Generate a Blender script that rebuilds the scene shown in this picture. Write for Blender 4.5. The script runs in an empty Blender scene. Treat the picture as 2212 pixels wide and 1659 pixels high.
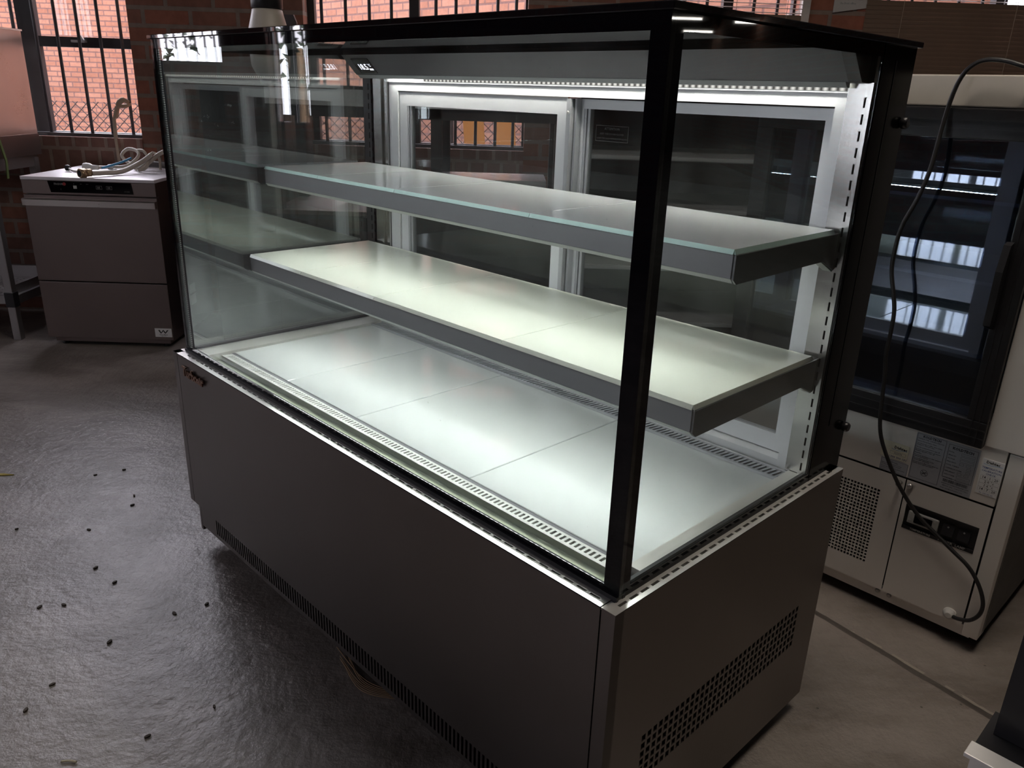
import bpy, bmesh, math, random
from mathutils import Vector, Matrix

random.seed(7)
PI = math.pi
C = bpy.context.scene.collection
SC = bpy.context.scene
D = bpy.data

# ------------------------------------------------------------------ camera
cam_d = D.cameras.new('camera')
cam = D.objects.new('camera', cam_d)
C.objects.link(cam)
cam_d.sensor_fit = 'HORIZONTAL'
cam_d.sensor_width = 36.0
cam_d.lens = 1706.4085 * 36.0 / 2212.0
cam_d.clip_start = 0.02
cam_d.clip_end = 300
cam.location = (0.0, 0.0, 1.2532)
cam.rotation_mode = 'XYZ'
cam.rotation_euler = (1.21683156, -0.0312697389, 0.0)
SC.camera = cam

# ------------------------------------------------------------------ exposure and daylight
SC.view_settings.view_transform = 'Standard'
SC.view_settings.look = 'None'
SC.view_settings.exposure = 0.35
SC.view_settings.gamma = 1.0
SC.view_settings.use_curve_mapping = False
cy = SC.cycles
cy.max_bounces = 9
cy.diffuse_bounces = 3
cy.glossy_bounces = 5
cy.transmission_bounces = 4
cy.transparent_max_bounces = 24
cy.caustics_reflective = False
cy.caustics_refractive = False
cy.sample_clamp_indirect = 4.0
cy.blur_glossy = 0.5
cy.use_denoising = True
cy.use_light_tree = True

SKY = 11.0
w = D.worlds.new('overcast_sky')
SC.world = w
w.use_nodes = True
wb = w.node_tree.nodes['Background']
wb.inputs[0].default_value = (0.93, 0.91, 1.0, 1)
wb.inputs[1].default_value = SKY


def portal(loc, rot, sx, sz):
    l = D.lights.new('window_daylight', 'AREA')
    l.shape = 'RECTANGLE'
    l.size = sx
    l.size_y = sz
    l.cycles.is_portal = True
    o = D.objects.new('window_daylight', l)
    C.objects.link(o)
    o.location = loc
    o.rotation_euler = rot


# the areas of sky that reach the room: its windows plus one added for light (same sizes as the openings below)
for x0, x1 in ((-3.6, -1.96), (-1.07, 0.07), (0.75, 1.45), (1.78, 3.2)):
    portal(((x0 + x1) / 2, 4.70, 1.75), (-PI / 2, 0, 0), x1 - x0, 1.6)
for y0, y1 in ((3.56, 4.12), (2.90, 3.20), (-2.2, -0.9)):
    portal((-5.5, (y0 + y1) / 2, 1.75), (0, -PI / 2, 0), 1.6, y1 - y0)


# ------------------------------------------------------------------ materials
class NT:
    def __init__(s, name):
        s.m = D.materials.new(name)
        s.m.use_nodes = True
        s.t = s.m.node_tree
        s.t.nodes.clear()
        s.out = s.n('ShaderNodeOutputMaterial')

    def n(s, t, **k):
        q = s.t.nodes.new(t)
        for a, v in k.items():
            setattr(q, a, v)
        return q

    def l(s, a, b):
        s.t.links.new(a, b)

    def val(s, sock, v):
        if hasattr(v, 'is_linked') or isinstance(v, bpy.types.NodeSocket):
            s.l(v, sock)
        else:
            sock.default_value = v

    def math(s, op, a, b=0.0, c=0.0):
        q = s.n('ShaderNodeMath', operation=op)
        s.val(q.inputs[0], a)
        s.val(q.inputs[1], b)
        s.val(q.inputs[2], c)
        return q.outputs[0]

    def mix(s, f, a, b):
        q = s.n('ShaderNodeMix', data_type='RGBA')
        s.val(q.inputs[0], f)
        s.val(q.inputs[6], a)
        s.val(q.inputs[7], b)
        return q.outputs[2]

    def coords(s, kind='Object', scale=(1, 1, 1)):
        t = s.n('ShaderNodeTexCoord')
        m = s.n('ShaderNodeMapping')
        s.l(t.outputs[kind], m.inputs[0])
        m.inputs['Scale'].default_value = scale
        return m.outputs[0]

    def noise(s, vec, scale, detail=4, rough=0.55):
        q = s.n('ShaderNodeTexNoise')
        s.l(vec, q.inputs['Vector'])
        q.inputs['Scale'].default_value = scale
        q.inputs['Detail'].default_value = detail
        q.inputs['Roughness'].default_value = rough
        return q.outputs[0]

    def ramp(s, f, stops):
        q = s.n('ShaderNodeValToRGB')
        s.l(f, q.inputs[0])
        e = q.color_ramp.elements
        while len(e) < len(stops):
            e.new(0.5)
        for i, (p, c) in enumerate(stops):
            e[i].position = p
            e[i].color = c if len(c) == 4 else (*c, 1)
        return q.outputs[0]

    def bump(s, h, strength=0.2, dist=0.002):
        q = s.n('ShaderNodeBump')
        q.inputs['Strength'].default_value = strength
        q.inputs['Distance'].default_value = dist
        s.l(h, q.inputs['Height'])
        return q.outputs[0]

    def bsdf(s, col, rough=0.5, metal=0.0, spec=0.5, normal=None, coat=0.0, emit=None, estr=0.0):
        b = s.n('ShaderNodeBsdfPrincipled')
        if isinstance(col, tuple) and len(col) == 3:
            col = (*col, 1)
        s.val(b.inputs['Base Color'], col)
        s.val(b.inputs['Roughness'], rough)
        s.val(b.inputs['Metallic'], metal)
        s.val(b.inputs['Specular IOR Level'], spec)
        s.val(b.inputs['Coat Weight'], coat)
        if normal is not None:
            s.l(normal, b.inputs['Normal'])
        if emit:
            s.val(b.inputs['Emission Color'], (*emit, 1))
            s.val(b.inputs['Emission Strength'], estr)
        s.l(b.outputs[0], s.out.inputs[0])
        return s.m


def plain(name, col, rough=0.5, metal=0.0, spec=0.5, wear=0.12, scale=14.0, coat=0.0, rvar=0.12):
    k = NT(name)
    v = k.coords()
    n = k.noise(v, scale, 5)
    c = k.mix(n, tuple(x * (1 - wear) for x in col) + (1,), tuple(min(1, x * (1 + wear)) for x in col) + (1,))
    r = k.math('ADD', k.math('MULTIPLY', n, rvar), rough - rvar / 2)
    return k.bsdf(c, r, metal, spec, coat=coat)


def steel(name, col, rough, axis='x', wear=0.1, grain=0.06, metal=1.0):
    """brushed stainless: fine streaks along one axis plus broad smudges"""
    k = NT(name)
    sc = {'x': (2, 260, 260), 'y': (260, 2, 260), 'z': (260, 260, 2)}[axis]
    g = k.noise(k.coords(scale=sc), 1.0, 3)
    b = k.noise(k.coords(), 3.5, 5)
    c = k.mix(b, tuple(x * (1 - wear) for x in col) + (1,), tuple(min(1, x * (1 + wear)) for x in col) + (1,))
    r = k.math('ADD', k.math('MULTIPLY', b, 0.14), k.math('MULTIPLY_ADD', g, grain, rough - 0.10))
    nrm = k.bump(g, 0.05, 0.0006)
    return k.bsdf(c, r, metal, 0.5, nrm)


def emitter(name, col, st, dots=None):
    k = NT(name)
    e = k.n('ShaderNodeEmission')
    e.inputs[0].default_value = (*col, 1)
    if dots:
        v = k.coords()
        sx = k.n('ShaderNodeSeparateXYZ')
        k.l(v, sx.inputs[0])
        wv = k.math('SINE', k.math('MULTIPLY', sx.outputs[0], 2 * PI / dots))
        f = k.math('MULTIPLY_ADD', wv, 0.45 * st, 0.55 * st)
        k.l(f, e.inputs[1])
    else:
        e.inputs[1].default_value = st
    k.l(e.outputs[0], k.out.inputs[0])
    return k.m


def glass(name, tint=(0.96, 0.985, 0.975), f0=0.045, haze=0.0, rough=0.0, f90=1.0, residue=None, gcol=(0.97, 1.0, 0.99)):
    """thin pane: straight-through transmission, mirror reflection that grows at grazing angles, some dust"""
    k = NT(name)
    tr = k.n('ShaderNodeBsdfTransparent')
    tr.inputs[0].default_value = (*tint, 1)
    gl = k.n('ShaderNodeBsdfGlossy')
    gl.inputs['Color'].default_value = (*gcol, 1)
    gl.inputs['Roughness'].default_value = rough
    lw = k.n('ShaderNodeLayerWeight')
    lw.inputs[0].default_value = 0.5
    p5 = k.math('POWER', lw.outputs[1], 5.0)
    f = k.math('MULTIPLY_ADD', p5, f90 - f0, f0)
    mx = k.n('ShaderNodeMixShader')
    k.l(f, mx.inputs[0])
    k.l(tr.outputs[0], mx.inputs[1])
    k.l(gl.outputs[0], mx.inputs[2])
    last = mx.outputs[0]
    if haze > 0:
        df = k.n('ShaderNodeBsdfDiffuse')
        df.inputs[0].default_value = (0.75, 0.78, 0.76, 1)
        a = k.noise(k.coords(scale=(1, 1, 0.35)), 9.0, 6, 0.7)
        h = k.math('MULTIPLY', k.math('SUBTRACT', a, 0.33), haze * 3)
        h = k.math('MAXIMUM', h, 0.0)
        sp = k.noise(k.coords(), 160.0, 2)
        h = k.math('ADD', h, k.math('MULTIPLY', k.math('GREATER_THAN', sp, 0.755), 0.10))
        if residue:
            # flaked sticker residue around one place on the pane
            vm = k.n('ShaderNodeVectorMath', operation='DISTANCE')
            k.l(k.coords(), vm.inputs[0])
            vm.inputs[1].default_value = residue[:3]
            near = k.math('LESS_THAN', vm.outputs['Value'], residue[3])
            fl = k.math('GREATER_THAN', k.noise(k.coords(), 46.0, 6, 0.75), 0.655)
            h = k.math('MAXIMUM', h, k.math('MULTIPLY', k.math('MULTIPLY', near, fl), 0.42))
        m2 = k.n('ShaderNodeMixShader')
        k.l(h, m2.inputs[0])
        k.l(last, m2.inputs[1])
        k.l(df.outputs[0], m2.inputs[2])
        last = m2.outputs[0]
    k.l(last, k.out.inputs[0])
    return k.m


def brick_mat(name, c1, c2, mortar, bw=0.24, rh=0.084, ms=0.011, rough=0.85, swap=False, dark=None):
    k = NT(name)
    t = k.n('ShaderNodeTexCoord')
    s = k.n('ShaderNodeSeparateXYZ')
    k.l(t.outputs['Object'], s.inputs[0])
    cb = k.n('ShaderNodeCombineXYZ')
    u = k.math('ADD', s.outputs[0], s.outputs[1])
    k.l(u, cb.inputs[0])
    k.l(s.outputs[2], cb.inputs[1])
    b = k.n('ShaderNodeTexBrick')
    k.l(cb.outputs[0], b.inputs['Vector'])
    b.inputs['Color1'].default_value = (*c1, 1)
    b.inputs['Color2'].default_value = (*c2, 1)
    b.inputs['Mortar'].default_value = (*mortar, 1)
    b.inputs['Scale'].default_value = 1.0
    b.inputs['Brick Width'].default_value = bw
    b.inputs['Row Height'].default_value = rh
    b.inputs['Mortar Size'].default_value = ms
    b.inputs['Mortar Smooth'].default_value = 0.15
    n = k.noise(t.outputs['Object'], 22.0, 6)
    n2 = k.noise(t.outputs['Object'], 2.2, 3)
    f = k.math('ADD', k.math('MULTIPLY', n, 0.7), k.math('MULTIPLY_ADD', n2, 0.5, 0.40))
    mu = k.n('ShaderNodeMix', data_type='RGBA', blend_type='MULTIPLY')
    mu.inputs[0].default_value = 1.0
    k.l(b.outputs[0], mu.inputs[6])
    k.l(f, mu.inputs[7])
    h = k.math('SUBTRACT', k.math('MULTIPLY', n, 0.3), b.outputs[1])
    return k.bsdf(mu.outputs[2], rough, 0, 0.25, k.bump(h, 0.6, 0.006))


def floor_mat():
    k = NT('polished_concrete')
    v = k.coords()
    big = k.noise(v, 0.9, 5, 0.6)
    mid = k.noise(v, 5.0, 8, 0.65)
    fin = k.noise(k.coords(scale=(1, 1.0, 1)), 60.0, 6, 0.7)
    c = k.mix(big, (0.22, 0.185, 0.165, 1), (0.36, 0.315, 0.285, 1))
    c = k.mix(k.math('MULTIPLY', k.ramp(mid, [(0.38, (0, 0, 0)), (0.66, (1, 1, 1))]), 0.5), c, (0.13, 0.108, 0.092, 1))
    st = k.noise(k.coords(scale=(1.0, 2.2, 1)), 1.7, 6, 0.7)
    c = k.mix(k.math('MULTIPLY', k.ramp(st, [(0.46, (0, 0, 0)), (0.60, (1, 1, 1))]), 0.62), c, (0.105, 0.083, 0.066, 1))
    # pits and specks
    vo = k.n('ShaderNodeTexVoronoi')
    k.l(v, vo.inputs['Vector'])
    vo.inputs['Scale'].default_value = 26.0
    pit = k.math('LESS_THAN', vo.outputs['Distance'], k.math('MULTIPLY', k.math('GREATER_THAN', k.noise(v, 7.0, 2), 0.60), 0.08))
    c = k.mix(k.math('MULTIPLY', pit, 0.8), c, (0.035, 0.03, 0.027, 1))
    # saw-cut joint running past the far fridge: a dark groove with a chipped pale edge
    s = k.n('ShaderNodeSeparateXYZ')
    k.l(v, s.inputs[0])
    ax, ay = 0.837, 1.730
    bx, by = 1.102, 1.358
    L = math.hypot(bx - ax, by - ay)
    nx, ny = -(by - ay) / L, (bx - ax) / L
    wob = k.math('MULTIPLY_ADD', k.noise(v, 9.0, 4), 0.014, -0.007)
    dd = k.math('ADD', k.math('ADD', k.math('MULTIPLY', s.outputs[0], nx), k.math('MULTIPLY', s.outputs[1], ny)), -(nx * ax + ny * ay))
    dd = k.math('ADD', dd, wob)
    groove = k.math('LESS_THAN', k.math('ABSOLUTE', dd), 0.009)
    lip = k.math('LESS_THAN', k.math('ABSOLUTE', k.math('SUBTRACT', dd, 0.0135)), 0.0042)
    c = k.mix(k.math('MULTIPLY', groove, 0.85), c, (0.05, 0.04, 0.034, 1))
    c = k.mix(k.math('MULTIPLY', k.math('MULTIPLY', lip, k.math('GREATER_THAN', mid, 0.50)), 0.6), c, (0.42, 0.36, 0.30, 1))
    r = k.math('MULTIPLY_ADD', mid, 0.26, 0.24)
    pap = k.noise(v, 34.0, 4, 0.6)
    hh = k.math('ADD', k.math('MULTIPLY', mid, 1.4), k.math('MULTIPLY_ADD', fin, 0.5, k.math('MULTIPLY', pap, 1.3)))
    hh = k.math('SUBTRACT', hh, k.math('MULTIPLY', groove, 0.6))
    return k.bsdf(c, r, 0, 0.95, k.bump(hh, 0.55, 0.005), coat=0.0)


M = {}
M['floor'] = floor_mat()
M['brick_in'] = brick_mat('dark_red_brick', (0.30, 0.115, 0.075), (0.19, 0.10, 0.075), (0.24, 0.18, 0.15))
M['brick_sill'] = brick_mat('sill_brick', (0.27, 0.145, 0.12), (0.22, 0.12, 0.10), (0.34, 0.25, 0.21), 0.086, 0.30, 0.010)
M['brick_out'] = brick_mat('orange_brick', (0.142, 0.056, 0.033), (0.175, 0.081, 0.053), (0.085, 0.042, 0.034))
M['roofing'] = plain('dark_ceiling_lining', (0.10, 0.09, 0.085), 0.9)
M['inner_wall'] = plain('painted_block', (0.16, 0.14, 0.125), 0.85)
M['ground'] = plain('asphalt_yard', (0.22, 0.21, 0.20), 0.9)
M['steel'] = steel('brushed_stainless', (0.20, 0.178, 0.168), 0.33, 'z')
M['steel_rim'] = steel('bright_stainless', (0.78, 0.76, 0.72), 0.25, 'x', 0.1, 0.06, 0.55)
M['steel_in'] = steel('inner_stainless', (0.56, 0.55, 0.53), 0.24, 'z')
M['steel_leaf'] = steel('mirror_stainless', (0.50, 0.49, 0.47), 0.20, 'z')
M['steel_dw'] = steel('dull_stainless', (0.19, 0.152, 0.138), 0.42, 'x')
M['steel_bar'] = steel('polished_handle_steel', (0.62, 0.58, 0.55), 0.30, 'x')
M['steel_fr'] = steel('fridge_stainless', (0.86, 0.82, 0.785), 0.44, 'x', 0.07, 0.06, 0.30)
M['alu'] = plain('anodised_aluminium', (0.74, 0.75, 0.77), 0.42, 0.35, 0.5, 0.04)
M['alu_dark'] = plain('dark_channel_aluminium', (0.48, 0.49, 0.51), 0.42, 0.6, 0.5, 0.05)  # darker aluminium tone for channels, grille and thin strips
M['black_gloss'] = plain('black_printed_glass', (0.004, 0.004, 0.006), 0.02, 0, 0.38, 0.1, rvar=0.0)
M['black_clad'] = plain('black_cladding_glass', (0.004, 0.004, 0.005), 0.16, 0, 0.06, 0.1, rvar=0.0)
M['black'] = plain('black_plastic_and_shade', (0.016, 0.015, 0.017), 0.38)  # also blackens the fridge side and a rim strip where shade falls
M['black_matt'] = plain('matt_black_rubber', (0.010, 0.010, 0.012), 0.6)
M['void'] = plain('cavity_shade_and_seam', (0.006, 0.006, 0.006), 0.95)  # near-black stands in for shade inside openings; also colours the seam
M['header'] = plain('charcoal_header', (0.125, 0.123, 0.132), 0.30)
M['roof_glass'] = plain('dark_roof_glass', (0.010, 0.010, 0.012), 0.02, 0, 1.0, 0.05, rvar=0.0)
M['white_panel'] = plain('white_deck_glass', (0.82, 0.85, 0.83), 0.07, 0, 0.6, 0.02, coat=0.4, rvar=0.03)
M['shelf_glass'] = plain('frosted_shelf_glass', (0.82, 0.85, 0.85), 0.07, 0, 0.7, 0.03, rvar=0.03)
M['shelf_low'] = plain('cream_shelf_glass', (0.78, 0.80, 0.70), 0.07, 0, 0.6, 0.02, rvar=0.03)
M['edge'] = plain('green_glass_edge', (0.72, 0.97, 0.90), 0.12, 0, 0.6, 0.05)
M['fascia'] = plain('grey_shelf_fascia', (0.265, 0.27, 0.285), 0.36, 0, 0.5, 0.03)
M['lip'] = plain('pale_shelf_lip', (0.74, 0.77, 0.75), 0.35)
M['bracket'] = steel('dark_shelf_bracket', (0.16, 0.165, 0.17), 0.36, 'y')
M['bronze'] = plain('bronze_lettering', (0.26, 0.14, 0.09), 0.35, 0.8)
M['spacer'] = plain('spacer_bar', (0.40, 0.39, 0.34), 0.4, 0.5)
k = NT('perforated_spacer')
_s = k.n('ShaderNodeSeparateXYZ')
k.l(k.coords(), _s.inputs[0])
_d = k.math('GREATER_THAN', k.math('SINE', k.math('MULTIPLY', _s.outputs[2], 2 * PI / 0.0052)), 0.35)
M['spacer_dots'] = k.bsdf(k.mix(_d, (0.80, 0.79, 0.74, 1), (0.12, 0.12, 0.12, 1)), 0.4, 0.2)
M['top_sheet'] = plain('pale_top_sheet', (0.72, 0.68, 0.70), 0.34, 0.35)
M['gutter'] = glass('gutter_glass', (0.965, 0.985, 0.93), 0.05)
M['vent_white'] = plain('white_vent_strip', (0.74, 0.74, 0.70), 0.4)
M['grey_strip'] = plain('grey_strip', (0.20, 0.20, 0.215), 0.4)
M['glass_front'] = glass('front_pane', (0.975, 0.99, 0.985), 0.030, 0.020)
M['glass_end'] = glass('near_end_pane', (0.975, 0.99, 0.985), 0.035, 0.018)
M['glass_far'] = glass('far_end_pane', (0.94, 0.975, 0.965), 0.35, 0.03, 0.0, 1.0, (-1.478, 0.17, 0.585 + 0.56, 0.09))
M['glass_door'] = glass('sliding_door_pane', (0.86, 0.88, 0.89), 0.055, 0.03)
M['glass_win'] = glass('window_pane', (0.95, 0.95, 0.96), 0.012)
M['led'] = emitter('led_strip', (1.0, 0.97, 0.90), 78, 0.0145)
M['led_lens'] = emitter('led_lens', (1.0, 0.96, 0.90), 0.75, 0.0145)
M['led_cool'] = emitter('under_shelf_led', (0.95, 1.0, 0.965), 37, 0.0145)
M['led_top'] = emitter('front_top_led', (0.95, 0.985, 1.0), 50, 0.0145)
M['tube'] = emitter('fluorescent_tube', (1.0, 0.95, 0.86), 26)
M['diffuser'] = emitter('light_diffuser', (1.0, 0.89, 0.77), 22)
M['digit'] = emitter('white_digits', (0.85, 0.85, 1.0), 2.2)
M['bar'] = plain('grey_painted_bar', (0.075, 0.073, 0.080), 0.5)
M['win_frame'] = plain('dark_window_frame', (0.030, 0.026, 0.028), 0.5)
M['win_post'] = plain('flaking_white_post', (0.55, 0.50, 0.47), 0.7, wear=0.4)
M['blind'] = plain('brown_blind_slat', (0.17, 0.112, 0.078), 0.55)
M['blind_cord'] = plain('blind_cord', (0.45, 0.36, 0.28), 0.8)
M['paper'] = plain('white_paper', (0.52, 0.49, 0.47), 0.7, wear=0.04)
M['ink'] = plain('black_ink', (0.02, 0.02, 0.022), 0.7)
M['ink_blue'] = plain('blue_ink', (0.035, 0.06, 0.22), 0.6)
M['ink_sky'] = plain('light_blue_ink', (0.18, 0.34, 0.62), 0.6)
M['ink_grey'] = plain('grey_ink', (0.22, 0.22, 0.22), 0.6)
M['ink_white'] = plain('white_ink', (0.60, 0.60, 0.58), 0.6)
M['ink_red'] = plain('red_ink', (0.35, 0.03, 0.03), 0.6)
M['cream'] = plain('cream_plastic', (0.62, 0.57, 0.50), 0.42)
M['white_plastic'] = plain('white_plastic', (0.72, 0.69, 0.66), 0.4)
M['grey_plastic'] = plain('grey_plastic', (0.40, 0.40, 0.39), 0.5)
M['hose_beige'] = plain('beige_hose', (0.56, 0.50, 0.43), 0.5)
M['hose_grey'] = plain('dark_grey_hose', (0.17, 0.165, 0.165), 0.5)
M['blue'] = plain('blue_wire', (0.08, 0.33, 0.60), 0.4)
M['brass'] = plain('worn_brass', (0.42, 0.30, 0.18), 0.4, 0.8)
M['cloth'] = plain('beige_cloth', (0.42, 0.33, 0.25), 0.9)
M['strap'] = plain('green_strap', (0.11, 0.16, 0.04), 0.8)
M['sticker_cream'] = plain('cream_sticker', (0.80, 0.76, 0.62), 0.5, wear=0.03)
M['sticker_grey'] = plain('silver_grey_plate', (0.42, 0.43, 0.48), 0.4, 0.1, wear=0.04)
M['sticker_white'] = plain('white_sticker', (0.80, 0.79, 0.80), 0.5, wear=0.03)
M['fridge_glass'] = glass('fridge_door_pane', (0.50, 0.55, 0.66), 0.28, 0.006, gcol=(0.80, 0.90, 1.0))
M['fridge_in'] = plain('fridge_liner', (0.13, 0.15, 0.20), 0.5)
M['ledge'] = plain('pale_ledge_steel', (0.70, 0.69, 0.64), 0.34, 0.35, wear=0.06)
M['cord'] = plain('black_cord', (0.012, 0.011, 0.011), 0.45)
M['screw'] = plain('screw_head', (0.50, 0.48, 0.46), 0.35, 0.9)
M['leg'] = steel('stand_leg_steel', (0.40, 0.385, 0.38), 0.45, 'z')
M['leaf'] = plain('dry_leaf', (0.055, 0.038, 0.026), 0.8)
M['leaf_y'] = plain('yellow_leaf', (0.48, 0.36, 0.06), 0.7)
M['twig'] = plain('pale_twig', (0.50, 0.44, 0.30), 0.8)
M['stone'] = plain('grey_grit', (0.06, 0.055, 0.05), 0.8)
M['straw'] = plain('dry_straw', (0.28, 0.18, 0.10), 0.8)
M['orange'] = plain('orange_banner', (0.60, 0.30, 0.08), 0.7)
M['wire'] = plain('fence_wire', (0.035, 0.026, 0.024), 0.8, 0, 0.2)
M['tree'] = plain('tree_foliage', (0.06, 0.085, 0.05), 0.9, wear=0.5)


# ------------------------------------------------------------------ mesh helpers
class MB:
    def __init__(s, off=(0, 0, 0)):
        s.bm = bmesh.new()
        s.o = Vector(off)

    def v(s, p):
        return s.bm.verts.new(Vector(p) + s.o)

    def face(s, pts):
        return s.bm.faces.new([s.v(p) for p in pts])

    def box(s, x0, x1, y0, y1, z0, z1, bev=0.0, seg=2):
        a, b = (min(x0, x1), min(y0, y1), min(z0, z1)), (max(x0, x1), max(y0, y1), max(z0, z1))
        vs = [s.v((x, y, z)) for z in (a[2], b[2]) for y in (a[1], b[1]) for x in (a[0], b[0])]
        fs = [s.bm.faces.new([vs[i] for i in f]) for f in ((0, 2, 3, 1), (4, 5, 7, 6), (0, 1, 5, 4), (2, 6, 7, 3), (0, 4, 6, 2), (1, 3, 7, 5))]
        if bev > 0:
            es = list({e for f in fs for e in f.edges})
            bmesh.ops.bevel(s.bm, geom=es, offset=bev, segments=seg, profile=0.6, affect='EDGES')
        return s

    def prism(s, poly, axis, a, b):
        """poly: 2-D outline in the two other axes (in x,y,z order), extruded along axis from a to b"""
        def P(q, t):
            if axis == 0:
                return (t, q[0], q[1])
            if axis == 1:
                return (q[0], t, q[1])
            return (q[0], q[1], t)
        A = [s.v(P(q, a)) for q in poly]
        B = [s.v(P(q, b)) for q in poly]
        n = len(poly)
        s.bm.faces.new(A)
        s.bm.faces.new(B[::-1])
        for i in range(n):
            s.bm.faces.new((A[i], B[i], B[(i + 1) % n], A[(i + 1) % n]))
        return s

    def tube(s, pts, r, seg=8, smooth=True, cap=True):
        pts = [Vector(p) for p in pts]
        if smooth and len(pts) > 2:
            pts = spline(pts)
        n = len(pts)
        up = None
        rings = []
        for i, p in enumerate(pts):
            t = (pts[min(i + 1, n - 1)] - pts[max(i - 1, 0)])
            if t.length < 1e-9:
                t = Vector((0, 0, 1))
            t.normalize()
            if up is None:
                up = t.orthogonal().normalized()
            else:
                up = (up - t * up.dot(t))
                up = up.normalized() if up.length > 1e-6 else t.orthogonal().normalized()
            side = t.cross(up)
            rr = r[i * len(r) // n] if isinstance(r, (list, tuple)) else r
            rings.append([s.v(p + (up * math.cos(2 * PI * k / seg) + side * math.sin(2 * PI * k / seg)) * rr) for k in range(seg)])
        for i in range(n - 1):
            for k in range(seg):
                f = s.bm.faces.new((rings[i][k], rings[i][(k + 1) % seg], rings[i + 1][(k + 1) % seg], rings[i + 1][k]))
                f.smooth = True
        if cap:
            s.bm.faces.new(rings[0][::-1])
            s.bm.faces.new(rings[-1])
        return s

    def lathe(s, c, prof, seg=28, axis=2, sy=1.0):
        """profile [(radius, height)] turned about an axis through c"""
        c = Vector(c)
        rings = []
        for r, h in prof:
            ring = []
            for k in range(seg):
                a = 2 * PI * k / seg
                u, v2 = r * math.cos(a), r * math.sin(a) * sy
                p = {2: (u, v2, h), 1: (u, h, v2), 0: (h, u, v2)}[axis]
                ring.append(s.v(c + Vector(p)))
            rings.append(ring)
        for i in range(len(rings) - 1):
            for k in range(seg):
                f = s.bm.faces.new((rings[i][k], rings[i][(k + 1) % seg], rings[i + 1][(k + 1) % seg], rings[i + 1][k]))
                f.smooth = True
        s.bm.faces.new(rings[0][::-1])
        s.bm.faces.new(rings[-1])
        return s

    def perf(s, fn, us, vs, holes, depth):
        """sheet with real holes: us/vs are break lines, holes a set of (i, j) cells left open; fn(u, v, d) -> point"""
        cache = {}

        def vert(i, j, d):
            key = (i, j, d)
            if key not in cache:
                cache[key] = s.v(fn(us[i], vs[j], d))
            return cache[key]
        for i in range(len(us) - 1):
            for j in range(len(vs) - 1):
                if (i, j) in holes:
                    q = [(i, j), (i + 1, j), (i + 1, j + 1), (i, j + 1)]
                    for a in range(4):
                        p0, p1 = q[a], q[(a + 1) % 4]
                        s.bm.faces.new((vert(*p0, 0.0), vert(*p1, 0.0), vert(*p1, depth), vert(*p0, depth)))
                else:
                    s.bm.faces.new((vert(i, j, 0.0), vert(i + 1, j, 0.0), vert(i + 1, j + 1, 0.0), vert(i, j + 1, 0.0)))
        return s

    def text(s, items, frame, lift=0.0006):
        """items: (string, x, y, size[, align]); frame(x, y, h) -> point"""
        for it in items:
            st, x, y, sz = it[:4]
            al = it[4] if len(it) > 4 else 'LEFT'
            cu = D.curves.new('lettering', 'FONT')
            cu.body = st
            cu.size = sz
            cu.align_x = al
            cu.offset = sz * (0.035 if st in ('KOLDTECH', 'Dishtec', 'FAGOR', 'Turbo', 'air') else 0.012)
            cu.resolution_u = 1 if sz < 0.02 else 3
            o = D.objects.new('lettering', cu)
            C.objects.link(o)
            dg = bpy.context.evaluated_depsgraph_get()
            me = D.meshes.new_from_object(o.evaluated_get(dg))
            D.objects.remove(o)
            D.curves.remove(cu)
            vs = [s.v(frame(x + v.co.x, y + v.co.y, lift)) for v in me.vertices]
            for p in me.polygons:
                try:
                    s.bm.faces.new([vs[i] for i in p.vertices])
                except ValueError:
                    pass
            D.meshes.remove(me)
        return s

    def build(s, name, mat, parent=None, **kw):
        bmesh.ops.recalc_face_normals(s.bm, faces=s.bm.faces[:]) if kw.pop('recalc', True) else None
        me = D.meshes.new(name)
        s.bm.to_mesh(me)
        s.bm.free()
        mats = mat if isinstance(mat, (list, tuple)) else [mat]
        for q in mats:
            me.materials.append(M[q])
        o = D.objects.new(name, me)
        C.objects.link(o)
        if parent:
            o.parent = parent
        for k, v in kw.items():
            o[k] = v
        return o


def spline(pts, sub=6):
    out = []
    n = len(pts)
    for i in range(n - 1):
        p0, p1, p2, p3 = pts[max(i - 1, 0)], pts[i], pts[i + 1], pts[min(i + 2, n - 1)]
        for k in range(sub):
            t = k / sub
            out.append(0.5 * ((2 * p1) + (p2 - p0) * t + (2 * p0 - 5 * p1 + 4 * p2 - p3) * t * t + (3 * p1 - p0 - 3 * p2 + p3) * t ** 3))
    out.append(pts[-1])
    return out


def thing(name, label, cat, loc=(0, 0, 0), rz=0.0, group=None):
    o = D.objects.new(name, None)
    C.objects.link(o)
    o.location = loc
    o.rotation_euler = (0, 0, rz)
    o.empty_display_size = 0.05
    o['label'] = label
    o['category'] = cat
    if group:
        o['group'] = group
    return o


def tag(o, label, cat, group=None):
    o['label'] = label
    o['category'] = cat
    if group:
        o['group'] = group
    return o


def struct(o):
    o['kind'] = 'structure'
    return o


YAW = 0.806744665
CA, SA = math.cos(YAW), math.sin(YAW)


def c2w(x, y, z=0.0):
    """case-aligned position (origin at the near top corner of the base) to the room"""
    x -= 0.540716961
    y += 0.743299845
    return Vector((CA * x + SA * y, -SA * x + CA * y, z))


# ================================================================== THE ROOM
b = MB()
b.box(-5.5, 20, -7, 4.65, -0.12, 0)
struct(b.build('floor', 'floor'))
b = MB()
b.box(-5.5, 20, -7.2, 4.65, 3.6, 3.75)
struct(b.build('ceiling', 'roofing'))

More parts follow.
